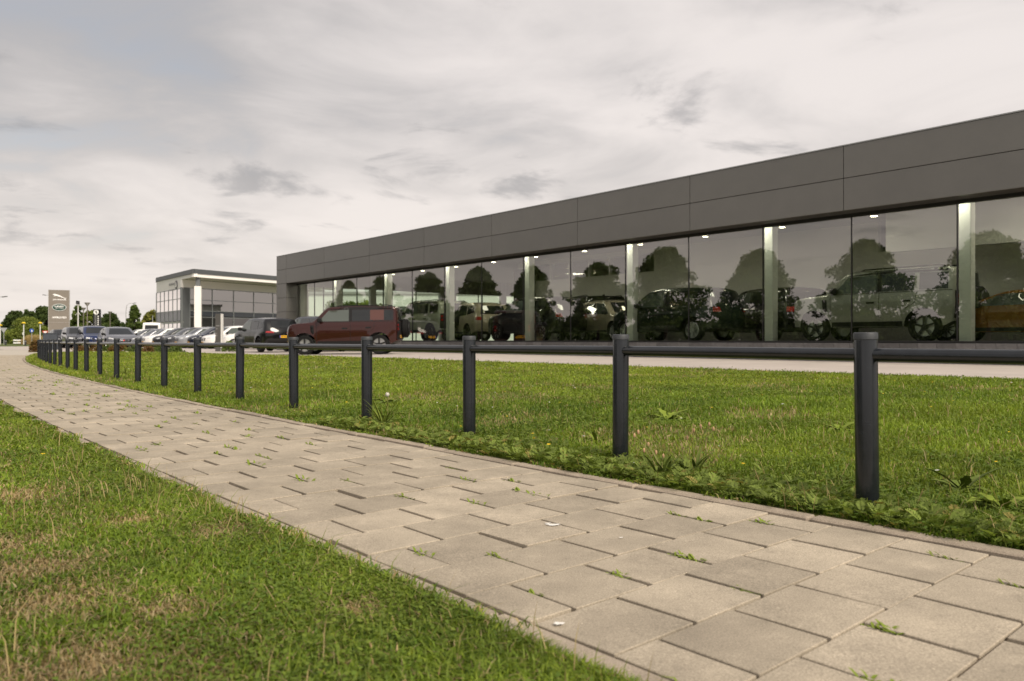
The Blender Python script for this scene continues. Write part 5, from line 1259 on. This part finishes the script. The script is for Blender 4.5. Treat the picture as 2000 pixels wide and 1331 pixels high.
# stones between the shrubs
for i, (u, Y) in enumerate(((184, 43.8), (204, 43.4), (226, 43.3), (248, 43.0))):
    x, y = at(u, Y); m = MB().box(-0.13, 0.13, -0.11, 0.11, -0.1, 0.11, bev=0.06, M=Matrix.Translation((x, y, 0.05)) @ Matrix.Rotation(i*1.1, 4, 'Z'))
    tag(m.build('boulder', MATS['drive'], smooth=True), 'pale boulder between the low shrubs, %s from the left' % ['first', 'second', 'third', 'fourth'][i], 'stone', 'boulders at the car park edge')
# tall dry grass by the junction
n = 9000; U = rng.uniform(36, 80, n); YY = rng.uniform(150, 168, n); X = (U-1000)/FPX*YY; hh = np.clip(1.9*np.exp(-((U-66)/20)**2)+0.5, 0.5, 2.0)
cols = mixcol((0.33, 0.24, 0.10), (0.50, 0.38, 0.18), rng.uniform(0, 1, n))
tag(blades('dry_grass', np.stack([X, YY, np.full(n, -0.1)], 1), hh*rng.uniform(0.6, 1.1, n), np.full(n, 0.09), rng.uniform(0.1, 0.5, n), cols, MATS['grass']), 'tall straw coloured grass by the far junction', 'grass', kind='stuff')

# ------------------------------------------------------------------ signs
pmat('sign_grey', (0.22, 0.195, 0.165), 0.45, metal=0.2, namt=0.03, nscale=2); pmat('sign_edge', (0.42, 0.40, 0.37), 0.4, metal=0.4); pmat('sign_white', (0.85, 0.84, 0.82), 0.45)
pmat('sign_green', (0.012, 0.055, 0.040), 0.35); pmat('sign_silver', (0.60, 0.62, 0.60), 0.3, metal=0.5); pmat('sign_black', (0.012, 0.012, 0.013), 0.4); pmat('sign_dim', (0.22, 0.22, 0.22), 0.6); pmat('pillar_dark', (0.075, 0.072, 0.068), 0.4)
def text_part(name, body, size, mat, parent, loc, rot=(R(90), 0, 0), sx=1.0, bold=0.0, shear=0.0, spacing=1.0, ext=0.006):
    cu = bpy.data.curves.new(name, 'FONT'); cu.body = body; cu.size = size; cu.align_x = 'CENTER'; cu.align_y = 'CENTER'; cu.extrude = ext; cu.offset = bold; cu.shear = shear; cu.space_character = spacing; cu.resolution_u = 3
    tmp = bpy.data.objects.new('tmp', cu); COL.objects.link(tmp); bpy.context.view_layer.update()
    me = bpy.data.meshes.new_from_object(tmp.evaluated_get(bpy.context.evaluated_depsgraph_get())); bpy.data.objects.remove(tmp); bpy.data.curves.remove(cu)
    me.materials.clear(); me.materials.append(MATS[mat]); o = link(name, me, None, parent); o.location = loc; o.rotation_euler = rot; o.scale = (sx, 1, 1); return o
YP = 73.0; x, y = at(115.5, YP); HP = zv(567, YP); WP = 34/FPX*YP
py_ = thing('sign_pylon', 'tall taupe sign pylon with a leaping cat, a green oval and the word APPROVED', 'sign', (x, y, 0), math.atan2(x, -y)*0.0+R(24))
MB().box(-WP/2, WP/2, -0.14, 0.14, 0.0, HP, bev=0.015).build('panel', MATS['sign_grey'], py_)
MB().box(WP/2+0.001, WP/2+0.05, -0.16, 0.16, 0.0, HP+0.01).build('edge_trim', MATS['sign_edge'], py_); MB().box(-WP/2-0.05, -WP/2-0.001, -0.16, 0.16, 0.0, HP+0.01).build('edge_trim', MATS['sign_edge'], py_)
FY = -0.15; zc = lambda py0: zv(555+py0/10.24, YP); xc = lambda px0: (80+px0/10.24-116.2)/FPX*YP*0.88
MB().box(-WP/2+0.01, WP/2-0.01, FY-0.002, FY, zc(772), zc(766)).build('panel_joint', MATS['sign_edge'], py_)
cat_ = [(247, 222), (255, 208), (268, 202), (282, 205), (292, 203), (312, 207), (345, 214), (380, 226), (410, 240), (445, 262), (475, 278), (500, 282), (522, 276), (524, 280), (503, 290), (508, 297), (492, 297), (478, 290), (452, 282), (428, 276), (405, 262), (375, 258), (350, 252), (332, 244), (310, 242), (292, 247), (280, 255), (272, 254), (288, 240), (284, 234), (266, 226)]
MB().prism([(xc(a), zc(b)) for a, b in cat_], FY-0.03, FY-0.004).build('leaping_cat', MATS['sign_white'], py_)
text_part('lettering_name', 'JAGUAR', 0.155, 'sign_white', py_, (xc(385), FY-0.012, zc(317)), sx=1.75, bold=0.006, spacing=1.12)
el = lambda a, b, z, x0: [(x0+a*math.cos(t_), z+b*math.sin(t_)) for t_ in np.linspace(0, 2*math.pi, 40)[:-1]]
ec = (xc(377), zc(470))
MB().prism(el(0.60, 0.34, ec[1], ec[0]), FY-0.03, FY-0.004).build('oval_rim', MATS['sign_silver'], py_)
ov = MB().prism(el(0.525, 0.275, ec[1], ec[0]), FY-0.045, FY-0.031).build('oval', MATS['sign_green'], py_)
text_part('oval_lettering', 'LAND-', 0.185, 'sign_white', ov, (ec[0], FY-0.052, ec[1]+0.085), sx=1.35, bold=0.008, shear=0.15)
text_part('oval_lettering', '-ROVER', 0.150, 'sign_silver', ov, (ec[0], FY-0.052, ec[1]-0.075), sx=1.35, bold=0.004, shear=0.15)
text_part('lettering_word', 'APPROVED', 0.235, 'sign_white', py_, (xc(378), FY-0.012, zc(674)), sx=1.0, bold=0.008)
# black pillar sign
YB = 95.0; x, y = at(189.5, YB); bp_ = thing('pillar_sign', 'black pillar sign with a white disc and upright lettering', 'sign', (x, y, 0), R(14)); hB, wB = zv(604.5, YB), 13.2/FPX*YB
MB().box(-wB/2, wB/2, -0.15, 0.15, 0, hB, bev=0.01).build('panel', MATS['sign_black'], bp_)
dk_ = MB().lathe([(0.001, -0.168), (0.29, -0.168), (0.29, -0.152)][::-1], n=26, axis='y', M=Matrix.Translation((-0.06, 0, hB-0.36))).build('disc', MATS['sign_white'], bp_)
em_ = MB(); em_.prism([(-0.16, 0.14), (0.10, 0.16), (0.10, 0.10), (-0.16, 0.08)], -0.180, -0.169); em_.prism([(-0.02, 0.08), (0.06, 0.08), (0.02, -0.14), (-0.08, -0.10)], -0.178, -0.169); em_.prism([(0.02, -0.02), (0.14, -0.04), (0.13, -0.17), (0.04, -0.18)], -0.176, -0.169)
o = em_.build('disc_mark', MATS['sign_black'], dk_); o.location = (-0.06, 0, hB-0.36)
lt = MB()
for i in range(8): lt.box(0.10, 0.22, -0.160, -0.152, hB-0.95-i*0.25, hB-0.80-i*0.25)
lt.build('lettering', MATS['sign_white'], bp_)
lt = MB()
for i in range(14): lt.box(-0.24, -0.02, -0.158, -0.152, hB-0.84-i*0.15, hB-0.76-i*0.15)
lt.build('lettering', MATS['sign_dim'], bp_)
# small grey sign pillar at the lot entrance
YS = 44.0; x, y = at(428, YS); sp_ = thing('small_sign_pillar', 'small dark grey sign pillar with a white side by the car park edge', 'sign', (x, y, lot_z(x)), R(2)); hS = zv(613.5, YS)-lot_z(x)
MB().box(-0.18, 0.13, -0.12, 0.20, 0, hS, bev=0.006).build('panel', MATS['pillar_dark'], sp_); MB().box(0.132, 0.16, -0.125, 0.25, 0, hS+0.005, bev=0.004).build('side_panel', MATS['sign_white'], sp_)
lt = MB()
for z_, w_ in ((1.42, 0.22), (1.25, 0.10), (0.98, 0.07), (0.86, 0.08)): lt.box(-0.14, -0.14+w_, -0.1235, -0.1205, z_, z_+0.05)
lt.build('lettering', MATS['sign_dim'], sp_)
# utility cabinet at the fence end
x, y = at(99, 52.5); cb = thing('utility_cabinet', 'dark slate utility cabinet at the far end of the fence', 'cabinet', (x, y, 0), R(20))
pmat('cabinet', (0.045, 0.055, 0.07), 0.6); cbx = MB().box(-0.42, 0.42, -0.2, 0.2, 0, 1.2, bev=0.01).build('housing', MATS['cabinet'], cb); MB().box(-0.45, 0.45, -0.23, 0.23, 1.202, 1.26, bev=0.01).build('lid', MATS['cabinet'], cb)
for sg in (-1, 1): MB().box(sg*0.2-0.18, sg*0.2+0.18, -0.212, -0.202, 0.1, 1.12).build('door', MATS['cabinet'], cb)

# ------------------------------------------------------------------ lamps, road signs, bollards
pmat('galv', (0.42, 0.43, 0.43), 0.45, metal=0.5); pmat('pole_white', (0.70, 0.70, 0.68), 0.5); pmat('pole_brown', (0.16, 0.14, 0.12), 0.5); pmat('lamp_yellow', (0.75, 0.52, 0.02), 0.5); pmat('sign_blue', (0.02, 0.09, 0.42), 0.5)
pmat('sign_red', (0.55, 0.03, 0.02), 0.5); pmat('bollard', (0.02, 0.02, 0.022), 0.5); pmat('lamp_glass', (0.35, 0.34, 0.32), 0.3); pmat('flood_face', (0.10, 0.10, 0.11), 0.15)
def street_lamp(u, Y, vtop, side, label, reach=1.3):
    x, y = at(u, Y); h = zv(vtop, Y); t = thing('street_lamp', label, 'street lamp', (x, y, -0.1))
    MB().tube([(0, 0, 0), (0, 0, h*0.82), (side*reach*0.12, 0, h*0.95), (side*reach*0.5, 0, h*1.0), (side*reach, 0, h*1.005)], [0.085, 0.06, 0.05, 0.04, 0.035], n=8).build('pole', MATS['galv'], t, smooth=True)
    MB().box(-0.36, 0.36, -0.13, 0.13, -0.05, 0.06, bev=0.05, M=Matrix.Translation((side*(reach+0.3), 0, h*1.005)) @ Matrix.Rotation(-side*0.12, 4, 'Y')).build('lantern', MATS['pillar_dark'], t, smooth=True)
street_lamp(-14, 105, 579, 1, 'curved street lamp reaching in at the left edge'); street_lamp(104, 140, 576, -1, 'curved street lamp whose arm shows left of the tall sign'); street_lamp(246, 150, 592, 1, 'curved street lamp behind the pointed green tree'); street_lamp(298, 128, 605, 1, 'street lamp leaning into the rounded dealership end', 1.6)
x, y = at(152.5, 75); fl_ = thing('floodlight_mast', 'white mast carrying a square black floodlight', 'floodlight', (x, y, 0)); hF = zv(594, 75)
MB().tube([(0, 0, 0), (0, 0, hF)], [0.06, 0.045], n=10).build('mast', MATS['pole_white'], fl_, smooth=True)
MB().box(-0.16, 0.16, -0.06, 0.06, -0.17, 0.17, bev=0.02, M=Matrix.Translation((0.02, -0.08, hF+0.12)) @ Matrix.Rotation(R(18), 4, 'X') @ Matrix.Rotation(R(12), 4, 'Y')).build('lamp_head', MATS['sign_black'], fl_)
MB().box(-0.12, 0.12, -0.135, -0.128, -0.06, 0.16, M=Matrix.Translation((0.03, -0.02, hF+0.08)) @ Matrix.Rotation(R(18), 4, 'X') @ Matrix.Rotation(R(12), 4, 'Y')).build('lamp_glass', MATS['flood_face'], fl_)
MB().tube([(-0.28, 0, hF-1.1), (0, 0, hF-0.8), (0.28, 0, hF-1.1)], 0.02, n=6).build('bracket', MATS['pole_white'], fl_); MB().box(-0.12, 0.12, -0.08, 0.08, hF-0.12, hF-0.02).build('bracket_box', MATS['pole_white'], fl_)
for u, Y, vt, l_ in ((170.5, 83, 591, 'brown cone topped car park lamp left of the black pillar sign'), (163, 97, 601, 'smaller cone topped lamp right behind the white mast'), (215, 110, 608.5, 'flat topped lamp in front of the dark round tree')):
    x, y = at(u, Y); h = zv(vt, Y); t = thing('park_lamp', l_, 'lamp', (x, y, 0), group='cone topped car park lamps')
    MB().tube([(0, 0, 0), (0, 0, h-0.35)], [0.06, 0.05], n=8).build('pole', MATS['pole_brown'], t, smooth=True)
    MB().lathe([(0.05, h-0.42), (0.12, h-0.32), (0.26, h-0.10), (0.06, h-0.12), (0.001, h-0.12)], n=16).build('lamp_glass', MATS['lamp_glass'], t, smooth=True)
    MB().lathe([(0.001, h), (0.29, h-0.03), (0.30, h-0.07), (0.26, h-0.095), (0.001, h-0.095)][::-1], n=16).build('lamp_top', MATS['pole_brown'], t, smooth=True)
for u, l_ in ((46.3, 'yellow capped lamp left of the blue round sign'), (78.5, 'yellow capped lamp right of the blue round sign'), (0.5, 'yellow capped lamp cut by the left edge')):
    x, y = at(u, 150); h = zv(630.5 if u > 5 else 635, 150); t = thing('yellow_lamp', l_, 'lamp', (x, y, -0.1), group='yellow capped lamps')
    MB().tube([(0, 0, 0), (0, 0, h)], [0.10, 0.08], n=8).build('pole', MATS['pole_white'], t, smooth=True)
    MB().lathe([(0.001, h+0.22), (0.12, h+0.20), (0.30, h+0.10), (0.40, h-0.02), (0.36, h-0.06), (0.001, h-0.02)][::-1], n=16).build('cap', MATS['lamp_yellow'], t, smooth=True)
    if abs(u-46.3) < 1: MB().box(-0.16, 0.16, -0.14, -0.09, h-2.3, h-1.8).build('sign_plate', MATS['pole_white'], t)
def road_sign(u, Y, v0_, label, kind_):
    x, y = at(u, Y); h = zv(v0_, Y); t = thing('road_sign', label, 'road sign', (x, y, -0.1), R(20))
    MB().tube([(0, 0, 0), (0, 0, h)], 0.05, n=8).build('pole', MATS['galv'], t, smooth=True)
    if kind_ == 'round':
        MB().lathe([(0.001, -0.09), (0.36, -0.09), (0.36, -0.06)][::-1], n=20, axis='y', M=Matrix.Translation((0, 0, h))).build('disc', MATS['sign_blue'], t)
        a = MB(); a.box(-0.05, 0.05, -0.105, -0.091, h-0.22, h+0.18); a.prism([(0.06, h-0.26), (0.24, h-0.08), (0.06, h+0.02)], -0.105, -0.091); a.build('symbol', MATS['sign_white'], t)
    else:
        k = 0.56; tri = lambda q, y0, y1: MB().prism([(-k*q, h+0.3*q), (k*q, h+0.3*q), (0, h-0.66*q)], y0, y1)
        if kind_ == 'yield':
            tri(1.0, -0.09, -0.06).build('border', MATS['sign_red'], t); tri(0.62, -0.105, -0.091).build('face', MATS['sign_white'], t)
        else: tri(1.0, -0.09, -0.06).build('back', MATS['galv'], t)
road_sign(62, 150, 645, 'round blue cycle path sign on a pole', 'round'); road_sign(88.5, 150, 648.5, 'red and white yield sign peeking out left of the tall sign', 'yield'); road_sign(7.5, 140, 643, 'grey back of a triangular sign at the left edge', 'back')
for u, Y, v1, l_ in ((11, 128, 673.5, 'short black bollard near the left edge'), (49.5, 118, 674.5, 'short black bollard beside the far path')):
    x, y = at(u, Y); t = thing('bollard', l_, 'bollard', (x, y, -0.1), group='black bollards')
    MB().lathe([(0.001, 0.86), (0.11, 0.84), (0.14, 0.78), (0.14, 0.0)][::-1], n=14).build('shaft', MATS['bollard'], t, smooth=True); MB().lathe([(0.145, 0.60), (0.145, 0.70)], n=14).build('band', MATS['sign_dim'], t)
x, y = at(33.5, 150); gt = thing('white_barrier', 'short white board barrier before the dry grass', 'barrier', (x, y, -0.1))
for k in (-0.62, 0.0, 0.62): MB().box(k-0.06, k+0.06, -0.04, 0.04, 0, 1.05).build('post', MATS['bollard'], gt)
for z_ in (0.30, 0.80): MB().box(-0.72, 0.72, -0.07, -0.042, z_-0.13, z_+0.13).build('board', MATS['sign_white'], gt)
